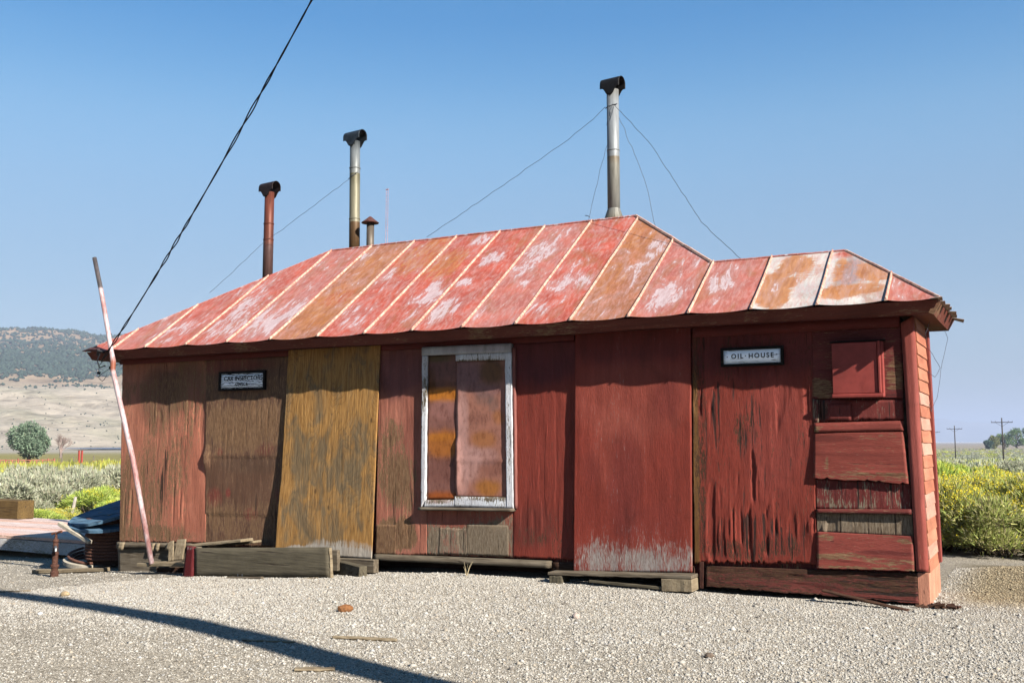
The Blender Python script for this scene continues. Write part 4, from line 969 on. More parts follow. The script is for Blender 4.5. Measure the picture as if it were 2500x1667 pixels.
# ------------------------------------------------------------------ lumber at the foot of the wall
def beam(name, a, b, w, h, mat, parent=None, up=(0, 0, 1), seg=8, wob=.003, bev=.006):
    a = Vector(a); b = Vector(b); t = (b - a).normalized(); u = Vector(up); s = t.cross(u).normalized(); u = s.cross(t)
    V = []; rnd = random.Random(name + str(a))
    for i in range(seg + 1):
        c = a.lerp(b, i / seg)
        for (p, q) in ((-1, -1), (1, -1), (1, 1), (-1, 1)):
            V.append(c + s * (p * w / 2 + rnd.uniform(-wob, wob)) + u * (q * h / 2 + rnd.uniform(-wob, wob)))
    F = [(3, 2, 1, 0), tuple(4 * seg + k for k in range(4))]
    for i in range(seg):
        for k in range(4):
            p = 4 * i + k; q = 4 * i + (k + 1) % 4; F.append((p, q, q + 4, p + 4))
    mb = MB(); mb.add(V, F); return mb.build(name, mat, parent, bevel=bev)

gz = lambda x, y: float(ground_z(x, y))
st = empty("wooden_step", (-4.6, -.5, gz(-4.6, -.5))); st.location = (0, 0, 0)
tag(st, "low weathered grey plank step with a dark red board at its left end", "step")
panel("front_board", st, M_GREYWD, [(-5.700, .152), (-3.562, .268), (-3.535, -.085), (-5.690, -.205)], .60, .60, .042, res=.06, warp=.006, seed=61)
beam("front_board_end", (-3.548, -.579, .262), (-3.522, -.579, -.080), .044, .012, M_TANY, st, up=(1, 0, 0), bev=0)
o = panel("end_board", st, M_DOORP, [(-5.818, .178), (-5.702, .168), (-5.694, -.222), (-5.856, -.240)], .615, .63, .05, (.15, .012, .015), .1, [(.5, .95, .5, .06, .4)], res=.03, seed=62); o["label"] = "dark red end board"
beam("step_tread", (-5.88, -.42, .165), (-5.04, -.36, .262), .24, .035, M_TANW, st)
beam("step_tread", (-5.80, -.20, .135), (-5.02, -.20, .232), .16, .03, M_TANW, st)
beam("step_support", (-5.72, -.35, -.02), (-3.60, -.35, .09), .06, .24, M_GREYW, st)
o = beam("timber_block", (-4.05, -.12, .02), (-3.19, -.42, -.018), .11, .145, M_GREYWD); tag(o, "squared dark timber poking out right of the plank step, nearer of the two", "timber")
o = beam("timber_block", (-3.95, -.17, .012), (-3.185, -.17, .030), .10, .155, M_GREYW); tag(o, "pale ended timber block under the right corner of the ochre plywood sheet", "timber")
o = beam("wood_offcut", (-5.025, -.70, -.167), (-4.465, -.70, -.135), .05, .042, M_GREYW); tag(o, "short grey wood offcut with nails lying against the step's front board", "wood offcut")
for x in (-4.86, -4.79):
    mb = MB(); mb.tube([(x, -.70, -.15), (x, -.70, -.10)], .0035, 5); mb.build("nail", M_WIRE, o)
o = beam("wood_offcut", (-3.85, -.70, -.098), (-3.66, -.66, -.078), .03, .014, M_TANW); tag(o, "thin pale wood sliver under the right end of the grey step board", "wood offcut")
o = beam("plank", (-6.90, -.34, -.142), (-6.00, -.34, -.085), .22, .05, M_TANW); tag(o, "short pale plank carrying the foot of the leaning pole", "plank")
o = beam("plank", (-6.86, -.12, -.27), (-6.0, -.12, -.20), .05, .11, M_DARKW); tag(o, "dark edge-on plank beneath the pale plank at the pole's foot", "plank")
o = beam("board_offcut", (-6.455, -.27, -.085), (-6.535, -.20, .165), .085, .022, M_GREYWZ, up=(0, -1, .2)); tag(o, "narrow upright board offcut, left one of the pair beside the step", "board offcut")
o = beam("board_offcut", (-6.345, -.25, -.065), (-6.375, -.17, .195), .165, .024, M_GREYWZ, up=(0, -1, .2)); tag(o, "wider upright board offcut, right one of the pair beside the step", "board offcut")

rebase(st, (-4.6, -.45, gz(-4.6, -.45)))
# door plank on blocks
dp = empty("doorstep", (0, 0, 0)); tag(dp, "low plank doorstep on pale wooden blocks under the red door panel", "doorstep")
beam("step_plank", (-.87, -.19, .098), (.72, -.19, .162), .20, .034, M_GREYW, dp, seg=14)
beam("support_block", (-.85, -.19, .025), (-.70, -.19, .032), .2, .10, M_GREYWD, dp)
beam("support_block", (.40, -.19, .065), (.72, -.19, .078), .2, .125, M_TANY, dp)
beam("loose_slat", (-.4, -.26, .05), (.42, -.26, .03), .03, .03, M_GREYWD, dp)
rebase(dp, (-.1, -.19, gz(-.1, -.19)))
mb = MB(); mb.box((.745, -.05, .16), (.035, .02, .26), Matrix.Rotation(.03, 3, 'Y'), jit=.003); o = mb.build("iron_strap", mat_plain("rusty_dark_iron", (.06, .022, .015), .8, .4, 30), shed)
o = beam("broken_lath", (1.95, -.16, .105), (2.72, -.30, -.005), .07, .022, M_DARKW); tag(o, "dark broken lath lying on the gravel below the right end sill", "lath")
# debris under the right corner
mb = MB()
for k in range(14):
    mb.box((2.80 + random.uniform(0, .30), -.05 + random.uniform(-.06, .10), gz(2.9, 0) + .01 + random.uniform(0, .02)), (random.uniform(.04, .14), .03, .02), Matrix.Rotation(random.uniform(-.7, .7), 3, 'Z') @ Matrix.Rotation(random.uniform(-.4, .4), 3, 'Y'), jit=.006)
o = mb.build("bark_debris", M_DARKW); tag(o, "small heap of dark rotten wood at the shed's right corner", "debris")

# ------------------------------------------------------------------ leaning pole and cable
def pole():
    g = G("worn_pipe_paint"); o = g.obj(); sx = g.n("ShaderNodeSeparateXYZ"); g.set(sx.inputs[0], o)
    n = g.noise(g.scale(o, (1, 1, .25)), 40, 5, .7); n2 = g.noise(g.scale(o, (1, 1, .3)), 5, 4, .6)
    c = g.mix(g.mr(n2, .42, .6), g.mix(g.mr(n, .3, .7), (.15, .065, .06), (.24, .14, .135)), g.mix(g.mr(n, .3, .7), (.22, .155, .16), (.34, .285, .29)))
    c = g.mix(g.mr(sx.outputs[2], 3.63, 3.67), c, g.mix(g.mr(n, .3, .7), (.030, .026, .026), (.065, .055, .055)))
    c = g.mix(g.math('MULTIPLY', g.mr(sx.outputs[2], 2.44, 2.50), g.mr(sx.outputs[2], 2.68, 2.56)), c, (.15, .05, .03))
    mat = g.out(c, g.bump(n, .2, .003), .5)
    a = Vector((-6.625, -.44, -.115)); b = Vector((-7.495, -.46, 2.596)); c_ = Vector((-8.005, -.43, 4.10)); j = Vector((-7.82, -.44, 3.60))
    mb = MB(); mb.tube([a, a.lerp(b, .5) + Vector((.02, 0, 0)), b - Vector((0, 0, .12)), b, b + Vector((-.03, 0, .1)), j, c_], [.034, .034, .034, .038, .031, .031, .030], 16)
    o_ = mb.build("leaning_pole", mat, None, True); tag(o_, "worn pinkish white pole leaning on the shed's left eave", "pole")
pole()
PT = Vector((6.4, -6.45, 0)); PH = 12.9
def cable():
    A = Vector((-7.78, -.42, 2.72)); s0 = np.array([0, .45, 1.0, 1.53, 2.40, 3.31, 4.02, 4.46, 5.08, 6.01, 9.0, 12.0, 15.0]); zz = np.array([2.74, 2.80, 3.02, 3.27, 3.68, 4.27, 4.70, 4.96, 5.33, 5.86, 7.72, 9.75, 11.95])
    d = Vector((6.4, -6.1, 0)) - A; d.z = 0; d.normalize(); M_CAB = mat_plain("black_cable_rubber", (.012, .013, .016), .5, .3, 40)
    mb = MB(); N = 520
    ss = np.linspace(0, 14.9, N)
    # smooth sag curve through the measured heights
    cf = np.polyfit(s0, zz, 3); z = np.polyval(cf, ss)
    for ph in (0, math.pi):
        pts = []
        for s, q in zip(ss, z):
            an = s * 8.0 + ph + .8 * math.sin(s * 2.3); r = .008 + .006 * math.sin(s * 3.1)
            lat = Vector((-d.y, d.x, 0)); p = A + d * s; p.z = q + r * math.cos(an); pts.append(p + lat * r * math.sin(an))
        mb.tube(pts, .0078, 6)
    o = mb.build("power_cable", M_CAB, None, True); tag(o, "twisted black cable rising steeply from the left eave into the sky", "cable")
    mb = MB(); mb.tube([(-7.79, -.43, 2.76), (-7.82, -.46, 2.62), (-7.78, -.45, 2.52), (-7.71, -.41, 2.55)], .009, 6); mb.tube([(-7.76, -.39, 2.74), (-7.80, -.47, 2.76), (-7.84, -.44, 2.70)], .02, 6)
    mb.build("cable_tail", M_CAB, o)
cable()
def util_pole(x, y, z0, H, r, arms, label, group=None, braced=True, ins=True):
    e = empty("utility_pole", (x, y, z0)); tag(e, label, "utility pole", group)
    mb = MB(); mb.tube([(0, 0, -1), (0, 0, H * .5), (0, 0, H)], [r, r * .86, r * .68], 12)
    mb.build("pole_shaft", M_POLE, e, True)
    for (h, L) in arms:
        mb = MB(); mb.box((0, -r - .06, H - h), (L, .12, .15)); mb.build("crossarm", M_POLE, e)
        if braced:
            for sx in (-1, 1):
                mb = MB(); mb.tube([(sx * L * .28, -r - .05, H - h - .08), (0, -r - .02, H - h - .85)], .03, 5); mb.build("arm_brace", M_POLE, e)
        if ins:
            for f in (-.48, -.3, .3, .48):
                mb = MB(); mb.lathe([(.03, 0), (.05, .08), (.06, .2), (.03, .26)], (f * L, -r - .06, H - h + .075), 8); mb.build("insulator", M_INSU, e)
    return e
M_POLE = mat_simple_wood("utility_pole_wood", [(.3, (.05, .04, .032)), (.6, (.13, .11, .09)), (.8, (.2, .18, .15))], 'z'); M_INSU = mat_plain("dull_insulator", (.2, .22, .24), .3)
e = util_pole(PT.x, PT.y, gz(PT.x, PT.y), PH, .20, ((.5, 2.2),), "tall utility pole carrying the black cable, standing beside the camera"); e.rotation_euler = (0, math.radians(-2.6), math.radians(90))

# ------------------------------------------------------------------ left yard: reel, deck, spigot
def faucet():
    x, y = -8.47, -.50; z0 = gz(x, y) - .03
    e = empty("standpipe_faucet", (x, y, z0)); tag(e, "rusty standpipe faucet standing in the gravel left of the shed", "faucet")
    g = G("rust_brown_iron"); o = g.obj(); n = g.noise(o, 45, 5, .7); M_R = g.out(g.ramp(n, [(.3, (.022, .009, .006)), (.55, (.050, .022, .015)), (.75, (.09, .045, .033))]), g.bump(n, .4, .004), .85)
    mb = MB(); mb.lathe([(.050, 0), (.056, .02), (.056, .10), (.042, .11), (.046, .15), (.058, .16), (.058, .19), (.040, .20), (.040, .33), (.048, .335), (.048, .36), (.037, .37), (.037, .47), (.034, .50), (.043, .505), (.043, .53), (.022, .55), (.016, .60), (.012, .62)], (0, 0, 0), 18); mb.build("standpipe", M_R, e)
    mb = MB(); mb.tube([(.02, -.02, .44), (.07, -.05, .44), (.10, -.07, .42), (.105, -.075, .385)], [.02, .02, .022, .024], 10); mb.build("spout", mat_plain("grey_brass_spout", (.16, .165, .17), .4, .3, 30, .5), e)
    mb = MB(); mb.tube([(-.085, -.005, .612), (-.03, .01, .63), (.0, 0, .618), (.05, .0, .645), (.10, .01, .655)], [.018, .016, .012, .016, .018], 8); mb.build("faucet_handle", mat_plain("rusty_orange_handle", (.14, .055, .035), .8, .3, 40), e)
faucet()

def reel():
    cx, cy = -8.72, .78
    e = empty("cable_reel", (cx, cy, gz(cx, cy))); tag(e, "broken wooden cable reel wound with rusty wire rope, half behind the shed's left corner", "cable reel")
    M_BL = mat_simple_wood("blue_grey_reel_wood", [(.3, (.025, .055, .09)), (.45, (.09, .19, .30)), (.7, (.22, .36, .48))], 'x'); M_CR = mat_plain("cream_rim_wood", (.52, .46, .36), .85, .25, 20)
    T = Matrix.Rotation(math.radians(-7), 3, 'Y') @ Matrix.Rotation(math.radians(17), 3, 'X')
    def flange(c0, M):
        mb = MB(); c0 = Vector(c0); R_ = .72; n = 8; w_ = 2 * R_ / n
        for k in range(n):
            ya, yb = -R_ + k * w_ + .006, -R_ + (k + 1) * w_ - .006; dz = random.uniform(-.006, .006)
            pts = []
            for q in range(5):
                yy = ya + (yb - ya) * q / 4; h = math.sqrt(max(.0004, R_ * R_ - yy * yy)); pts.append((h, yy))
            ring = [(x_, y_) for x_, y_ in pts] + [(-x_, y_) for x_, y_ in reversed(pts)]
            V = [c0 + M @ Vector((x_, y_, dz)) for x_, y_ in ring] + [c0 + M @ Vector((x_, y_, dz + .045)) for x_, y_ in ring]; m_ = len(ring)
            mb.add(V, [tuple(reversed(range(m_))), tuple(range(m_, 2 * m_))] + [(q, (q + 1) % m_, (q + 1) % m_ + m_, q + m_) for q in range(m_)])
        return mb.build("top_flange", M_BL, e)
    flange((.03, .02, .84), T); flange((0, 0, .70), Matrix.Rotation(math.radians(3), 3, 'Y') @ Matrix.Rotation(math.radians(12), 3, 'X'))
    for (a, b) in ((.10, .2), (-.14, .1), (.3, -.1)):
        mb = MB(); p = T @ Vector((a - .1, b - .3, .047)); mb.lathe([(.035, 0), (.035, .004)], Vector((.03, .02, .84)) + p, 12, T); mb.build("bolt_hole", M_SOOT, e)
    beam("flange_batten", (-.50, -.66, .66), (.24, -.70, .42), .07, .05, M_CR, e)
    M_ROPE = G("rusty_wire_rope"); o = M_ROPE.obj(); n = M_ROPE.noise(o, 60, 4, .7); M_ROPE = M_ROPE.out(M_ROPE.ramp(n, [(.3, (.03, .014, .010)), (.6, (.11, .05, .033)), (.8, (.2, .1, .07))]), M_ROPE.bump(n, .4, .004), .8)
    mb = MB(); pts = []
    for k in range(24 * 13):
        an = 2 * math.pi * k / 24; lay = k / 24; pts.append(((.45 + .012 * math.sin(an * 3 + lay) ) * math.cos(an) , (.45) * math.sin(an), .10 + lay * .048))
    mb.tube(pts, .025, 6); mb.build("wire_rope", M_ROPE, e, True)
    mb = MB(); mb.lathe([(.43, .05), (.43, .72)], (0, 0, 0), 24); mb.build("drum", M_DARKW, e)
    mb = MB()
    for q in range(4):
        pts = []
        for k in range(26):
            an = math.radians(185 + k * 4.0); r = .60 + .03 * q; pts.append((r * math.cos(an), r * math.sin(an), .10 + .045 * q * (1 - k / 26)))
        mb.tube(pts, .02, 6)
    mb.build("loose_rope", M_ROPE, e, True)
    mb = MB(); V = []; F = []; n = 26
    for k in range(n + 1):
        an = math.radians(172 + k * 118 / n)
        for (r, z) in ((.66, .02), (.76, .02), (.76, .075), (.66, .085)): V.append((r * math.cos(an), r * math.sin(an), z + .09 * (1 - k / n)))
    for k in range(n):
        for q in range(4): a = 4 * k + q; b = 4 * k + (q + 1) % 4; F.append((a, b, b + 4, a + 4))
    F += [(3, 2, 1, 0), tuple(4 * n + q for q in range(4))]; mb.add(V, F); mb.build("bottom_rim", M_CR, e)
reel()
o = beam("ground_board", (-9.35, -.16, gz(-9.3, -.1) + .03), (-7.98, -.02, gz(-8, 0) + .03), .12, .05, M_TANW); tag(o, "thin pale board flat on the ground in front of the cable reel", "board")

def deck():
    e = empty("timber_deck", (0, 0, 0)); tag(e, "low weathered plank platform in the yard behind the faucet", "platform")
    M_DK = mat_paintwood("faded_deck_planks", 'x', WOOD_TAN, .8, .5)
    X0, X1, Y0, Y1, zt = -21.0, -9.9, 1.75, 4.7, -.20
    n = 9; ww = (Y1 - Y0) / n
    for k in range(n):
        y = Y0 + (k + .5) * ww
        o = beam("deck_plank", (X0, y, zt - .02), (X1 + random.uniform(-.06, .06), y, zt - .02 + random.uniform(-.006, .006)), ww - .012, .05, M_DK, e, seg=20, bev=0)
        flat_attrs(o, [(1.2, .78, .62), (1.15, .88, .78), (1.15, .95, .88)][k % 3], .30)
    flat_attrs(beam("deck_beam", (X0, Y0 + .03, zt - .155), (X1, Y0 + .03, zt - .155), .10, .20, M_DK, e, bev=0), (1.0, .95, .9), .4)
    beam("deck_beam", (X1 - .1, Y0 + .1, zt - .19), (X1 - .1, Y1, zt - .19), .10, .25, M_GREYW, e, bev=0)
    o = beam("timber_baulk", (-20.0, 4.35, zt + .005 + .205), (-15.85, 4.35, zt + .005 + .205), .40, .40, mat_simple_wood("brown_timber_baulk", [(.25, (.05, .03, .012)), (.45, (.14, .085, .03)), (.62, (.26, .165, .06)), (.8, (.36, .25, .11))], 'x'), None, bev=.015)
    tag(o, "big squared brown timber lying on the plank platform at the photo's left edge", "timber")
    rebase(e, (-15.5, 3.2, gz(-15.5, 3.2)))
deck()
def rusty_grate():
    x, y = -10.1, -1.05; z = gz(x, y)
    e = empty("scrap_grate", (x, y, z)); tag(e, "rusty broken metal frame lying on the gravel at the left edge", "scrap metal")
    M_R = mat_plain("orange_rust", (.26, .10, .04), .9, .45, 30)
    mb = MB()
    for k in range(4): mb.box((-.45 + k * .22, 0, .05), (.03, .55, .08), Matrix.Rotation(random.uniform(-.1, .1), 3, 'Z'))
    mb.build("frame_bar", M_R, e)
    mb = MB(); mb.box((0, -.29, .05), (1.2, .03, .10)); mb.box((.05, .29, .04), (1.2, .03, .08)); mb.box((-.6, 0, .04), (.05, .6, .09)); mb.build("frame_edge", M_R, e)
    mb = MB(); mb.box((.75, -.05, .012), (.5, .42, .02), jit=.02); mb.build("rust_plate", M_R, e)
rusty_grate()

# ------------------------------------------------------------------ loose bits on the gravel
def rock(name, x, y, s, col, label, cat="rock", sq=.7, seed=0):
    bm = bmesh.new(); bmesh.ops.create_icosphere(bm, subdivisions=2, radius=1); rnd = random.Random(seed)
    for v in bm.verts:
        k = .8 + .35 * float(vnoise(v.co.x * 1.6 + seed, v.co.y * 1.6 + v.co.z * 2.1, seed)); v.co = Vector((v.co.x * s[0] * k, v.co.y * s[1] * k, v.co.z * s[2] * k))
    me = bpy.data.meshes.new(name); bm.to_mesh(me); bm.free()
    o = link(name, me, mat_plain(name + "_stone", col, .9, .3, 40, 0, .5)); o.location = (x, y, gz(x, y) + s[2] * .45); o.rotation_euler = (0, 0, rnd.uniform(0, 3))
    return tag(o, label, cat)
rock("rusty_rock", -1.74, -2.62, (.075, .055, .045), (.24, .105, .04), "orange brown lump of rusty rock on the gravel below the ochre plywood", seed=3)
rock("tan_stone", -5.72, -2.45, (.05, .04, .04), (.42, .31, .18), "small tan stone on the gravel near the faucet", seed=4)
rock("pale_stone", .25, -2.0, (.05, .035, .03), (.52, .42, .36), "pale pinkish stone on the gravel in front of the window", seed=5)
rock("white_stone", -4.55, -3.62, (.03, .025, .02), (.75, .74, .72), "small white stone just below the long pole shadow", seed=6)
rock("dark_stone", 1.75, -3.05, (.04, .03, .025), (.16, .12, .09), "dark stone on the gravel in front of the oil house sign", seed=7)
o = beam("stick", (-1.02, -3.70, gz(-1, -3.7) + .014), (-.52, -3.56, gz(-.5, -3.6) + .014), .035, .022, M_TANW); tag(o, "longer tan splintered stick on the open gravel", "stick")
o = beam("stick", (-1.55, -4.12, gz(-1.5, -4.1) + .01), (-1.15, -3.98, gz(-1.1, -4) + .01), .014, .012, M_TANW); tag(o, "thin short stick left of the longer splintered stick", "stick")
o = beam("wood_chip", (-.56, -4.68, gz(-.5, -4.7) + .01), (-.34, -4.53, gz(-.3, -4.5) + .01), .07, .016, M_TANW); tag(o, "flat tan wood chip beyond the end of the pole shadow", "wood chip")
o = beam("stick", (-7.4, -2.3, gz(-7.4, -2.3) + .012), (-6.85, -2.05, gz(-6.9, -2.1) + .012), .03, .018, M_TANW); tag(o, "pale stick lying above the pole shadow at the left edge", "stick")

# ------------------------------------------------------------------ plants
def weed(x, y, h, n, label, seed):
    rnd = random.Random(seed); mb = MB(); z = gz(x, y)
    for k in range(n):
        a = rnd.uniform(0, 6.28); l = h * rnd.uniform(.5, 1); t = rnd.uniform(.2, .7)
        p1 = Vector((math.cos(a) * l * t * .5, math.sin(a) * l * t * .3, l * .6)); p2 = Vector((math.cos(a) * l * t, math.sin(a) * l * t * .6, l))
        mb.tube([(0, 0, -.02), p1, p2], [.0035, .0025, .0015], 4, False)
    o = mb.build("dry_weed", mat_plain("dry_weed_stalk", (.55, .45, .28), .9)); o.location = (x, y, z); tag(o, label, "weed")
weed(-1.95, -.16, .17, 6, "dry weed stalks at the foot of the wall under the window", 1)
M_LEAF = mat_attr("leaf_blades", .8, .35)
M_TWIG = mat_plain("grey_brown_twigs", (.20, .15, .10), .9, .3, 20)
def blades(P, D, L, Wd, rng):
    n = len(P); r = rng.normal(size=(n, 3)); S = np.cross(D, r); S /= np.linalg.norm(S, axis=1, keepdims=True) + 1e-9
    return np.stack([P - S * Wd[:, None], P + S * Wd[:, None], P + D * L[:, None]], 1)
def shrub_parts(seed, kind, n=5200):
    """unit shrub about 2 m wide and 1 m tall; returns (foliage V, C), (flower V, C), stems MB"""
    rng = np.random.default_rng(seed); K = 18
    ang = rng.uniform(0, 6.283, K); rr = np.sqrt(rng.uniform(0, 1, K)) * .62; lowl = np.arange(K) % 2 == 1; rr = np.where(lowl, rng.uniform(.45, .78, K), rr)
    cx, cy = rr * np.cos(ang), rr * np.sin(ang); cz = np.where(lowl, rng.uniform(.16, .34, K), .50 + .26 * (1 - rr) + rng.uniform(-.10, .08, K)); cr = np.where(lowl, rng.uniform(.22, .34, K), rng.uniform(.26, .38, K))
    k = rng.integers(0, K, n); d = rng.normal(size=(n, 3)); d[:, 2] = np.abs(d[:, 2]) * 1.1 - .25; d /= np.linalg.norm(d, axis=1, keepdims=True)
    rad = cr[k] * rng.uniform(.45, 1.05, n) ** .6
    P = np.stack([cx[k], cy[k], cz[k]], 1) + d * rad[:, None] * np.array([1, 1, .9])
    low = P[:, 2] < .04; P[low, 2] = rng.uniform(.02, .22, low.sum())
    D = d * .9 + np.array([0, 0, .45]) + rng.normal(size=(n, 3)) * .35; D /= np.linalg.norm(D, axis=1, keepdims=True)
    hz = np.clip(P[:, 2] / .95, 0, 1)
    if kind == 'sage':
        L = rng.uniform(.05, .12, n); W_ = rng.uniform(.010, .020, n)
        c0 = np.array([(.30, .31, .22), (.25, .27, .17), (.33, .335, .25), (.27, .25, .18)])[rng.integers(0, 4, n)] * rng.uniform(.75, 1.15, (n, 1))
    elif kind == 'green':
        L = rng.uniform(.05, .13, n); W_ = rng.uniform(.008, .016, n)
        c0 = np.array([(.25, .33, .055), (.33, .39, .07), (.19, .26, .06), (.37, .40, .12)])[rng.integers(0, 4, n)] * rng.uniform(.75, 1.15, (n, 1))
    else:
        L = rng.uniform(.06, .15, n); W_ = rng.uniform(.007, .014, n)
        c0 = np.array([(.28, .31, .085), (.20, .24, .07), (.35, .35, .13), (.30, .27, .14)])[rng.integers(0, 4, n)] * rng.uniform(.75, 1.15, (n, 1))
    FV = blades(P, D, L, W_, rng); FC = np.repeat(c0, 3, 0)
    fl = None
    if kind in ('rabbit', 'green'):
        top = (d[:, 2] > (.18 if kind == 'rabbit' else .5)) & (rad > cr[k] * .80) & (~lowl[k] | (rng.uniform(0, 1, n) < .25)) & (rng.uniform(0, 1, n) < .7) & (fbm(P[:, 0] * 2.5 + seed, P[:, 1] * 2.5, seed) > (.40 if kind == 'rabbit' else .55))
        Q = P[top] + D[top] * L[top][:, None] * .8; m_ = len(Q); Q = np.repeat(Q, 3, 0) + rng.normal(size=(m_ * 3, 3)) * .020
        DD = rng.normal(size=(m_ * 3, 3)); DD /= np.linalg.norm(DD, axis=1, keepdims=True)
        V = blades(Q, DD, rng.uniform(.014, .026, m_ * 3), rng.uniform(.007, .012, m_ * 3), rng)
        c = np.array([(.58, .46, .020), (.62, .50, .03), (.46, .44, .05), (.48, .36, .02)])[rng.integers(0, 4, m_ * 3)]
        fl = (V.reshape(-1, 3), np.repeat(c, 3, 0))
    mb = MB()
    for i in range(K):
        for q in range(3):
            a = Vector((cx[i] * .15 + rng.uniform(-.06, .06), cy[i] * .15 + rng.uniform(-.06, .06), -.05)); b = Vector((cx[i] + rng.uniform(-.15, .15), cy[i] + rng.uniform(-.15, .15), cz[i] + rng.uniform(0, .2)))
            mid = a.lerp(b, .5) + Vector((cx[i], cy[i], 0)) * .18; mb.tube([a, mid, b], [.016, .010, .005], 4, False)
    return (FV.reshape(-1, 3), FC), fl, mb
def tri_mesh(name, V, C):
    me = np_mesh(name, V, np.arange(len(V)).reshape(-1, 3)); set_col(me, "Col", C, 1.05); return me
SHR = {}
for kind, ns in (('sage', 3), ('rabbit', 3), ('green', 2)):
    for i in range(ns):
        (FV, FC), fl, mb = shrub_parts(100 + i * 7 + len(kind) * 13, kind, 11000)
        sm = bpy.data.meshes.new("stems"); sm.from_pydata(mb.v, [], mb.f); sm.update(); sm.materials.append(M_TWIG)
        fm = tri_mesh("foliage", FV, FC); fm.materials.append(M_LEAF)
        flm = None
        if fl is not None: flm = tri_mesh("blossom", *fl); flm.materials.append(M_LEAF)
        SHR[(kind, i)] = (fm, sm, flm, (FV, FC, fl))
NAMES = {'sage': ("sagebrush_shrub", "sagebrush"), 'rabbit': ("rabbitbrush_shrub", "rabbitbrush"), 'green': ("green_shrub", "shrub")}
def shrub(kind, i, x, y, s, h, label, group=None, rot=None):
    fm, sm, flm, _ = SHR[(kind, i)]; nm, cat = NAMES[kind]
    e = empty(nm, (x, y, gz(x, y) - .03), random.uniform(0, 6.28) if rot is None else rot); e.scale = (s, s, h); tag(e, label, cat, group)
    link("foliage", fm, None, e); link("stems", sm, None, e)
    if flm: link("blossom", flm, None, e)
    return e
def polar(bd, d):   # bd degrees right of the camera's axis
    a = math.radians(28.4 - bd) ; return CAM[0] - d * math.sin(a), CAM[1] + d * math.cos(a)

# right-hand field: the big flowering shrubs beside the path first
x, y = polar(23.2, 15.2); shrub('rabbit', 0, x, y, .80, .95, "big yellow flowering rabbitbrush right behind the shed's right end, beside the path", rot=.3)
x, y = polar(26.0, 14.9); shrub('rabbit', 1, x, y, .85, .80, "yellow rabbitbrush at the right edge of the photo beside the path", rot=2.3)
x, y = polar(24.6, 16.9); shrub('rabbit', 2, x, y, .95, .98, "tall rounded rabbitbrush behind the first two by the path", rot=1.3)
x, y = polar(28.3, 15.6); shrub('rabbit', 0, x, y, 1.0, 1.0, "rabbitbrush half outside the right edge of the photo", rot=4)
x, y = polar(21.0, 16.2); shrub('green', 0, x, y, .9, .95, "green shrub peeping out behind the shed's right corner", rot=1)
rnd = random.Random(12)
for d in (18.5, 20.5, 22.5, 25, 28, 31, 35, 39, 44, 50):
    nb = 4 if d < 30 else 5
    for k in range(nb):
        bd = 21.3 + (k + rnd.uniform(.1, .9)) * (8.2 / nb); x, y = polar(bd, d + rnd.uniform(-.9, .9))
        kd = rnd.choices(['rabbit', 'green', 'sage'], [.40, .40, .20] if d < 38 else [.28, .32, .40])[0]
        lab = {'rabbit': "yellow flowering rabbitbrush in the dense field right of the shed", 'green': "green leafy shrub in the dense field right of the shed", 'sage': "grey green sagebrush among the yellow shrubs right of the shed"}[kd]
        shrub(kd, rnd.randrange(2), x, y, rnd.uniform(.7, 1.35) * (1 if d < 30 else 1.25), rnd.uniform(.38, 1.12), lab, {'rabbit': "rabbitbrush in the right field", 'green': "green shrubs in the right field", 'sage': "sagebrush in the right field"}[kd])
# left-hand belt
rnd = random.Random(5)
for (bd, d, kd, s, h, lab) in ((-25.2, 26.0, 'green', .75, .55, "bright yellow green low shrub just behind the timber on the platform"),
                               (-24.2, 27.0, 'rabbit', .85, .50, "low bright yellow rabbitbrush behind the wooden platform"),
                               (-22.4, 28.5, 'green', 1.15, .95, "fresh green shrub beside the shed's left corner"),
                               (-21.2, 27.2, 'green', .9, .7, "low green shrub touching the shed's left edge"),
                               (-26.4, 27.5, 'rabbit', .8, .5, "low yellow rabbitbrush behind the big squared timber")):
    x, y = polar(bd, d); shrub(kd, 0, x, y, s, h, lab)
for d in (30, 32.5, 35.5, 39):
    for k in range(6):
        bd = -28.5 + (k + rnd.uniform(.15, .85)) * 1.55; x, y = polar(bd, d + rnd.uniform(-.8, .8))
        shrub('sage', rnd.randrange(3), x, y, rnd.uniform(1.0, 1.4), rnd.uniform(1.15, 1.5), "silvery sagebrush in the thick belt behind the wooden platform", "sagebrush belt left of the shed")
for d in (46, 54, 64):
    for k in range(6):
        bd = -28.5 + (k + rnd.uniform(.15, .85)) * 1.55; x, y = polar(bd, d + rnd.uniform(-2, 2))
        shrub('rabbit' if rnd.random() < .75 else 'green', rnd.randrange(2), x, y, rnd.uniform(1.4, 2.0), rnd.uniform(.9, 1.15), "yellow brush behind the sagebrush belt left of the shed", "yellow brush beyond the sagebrush")
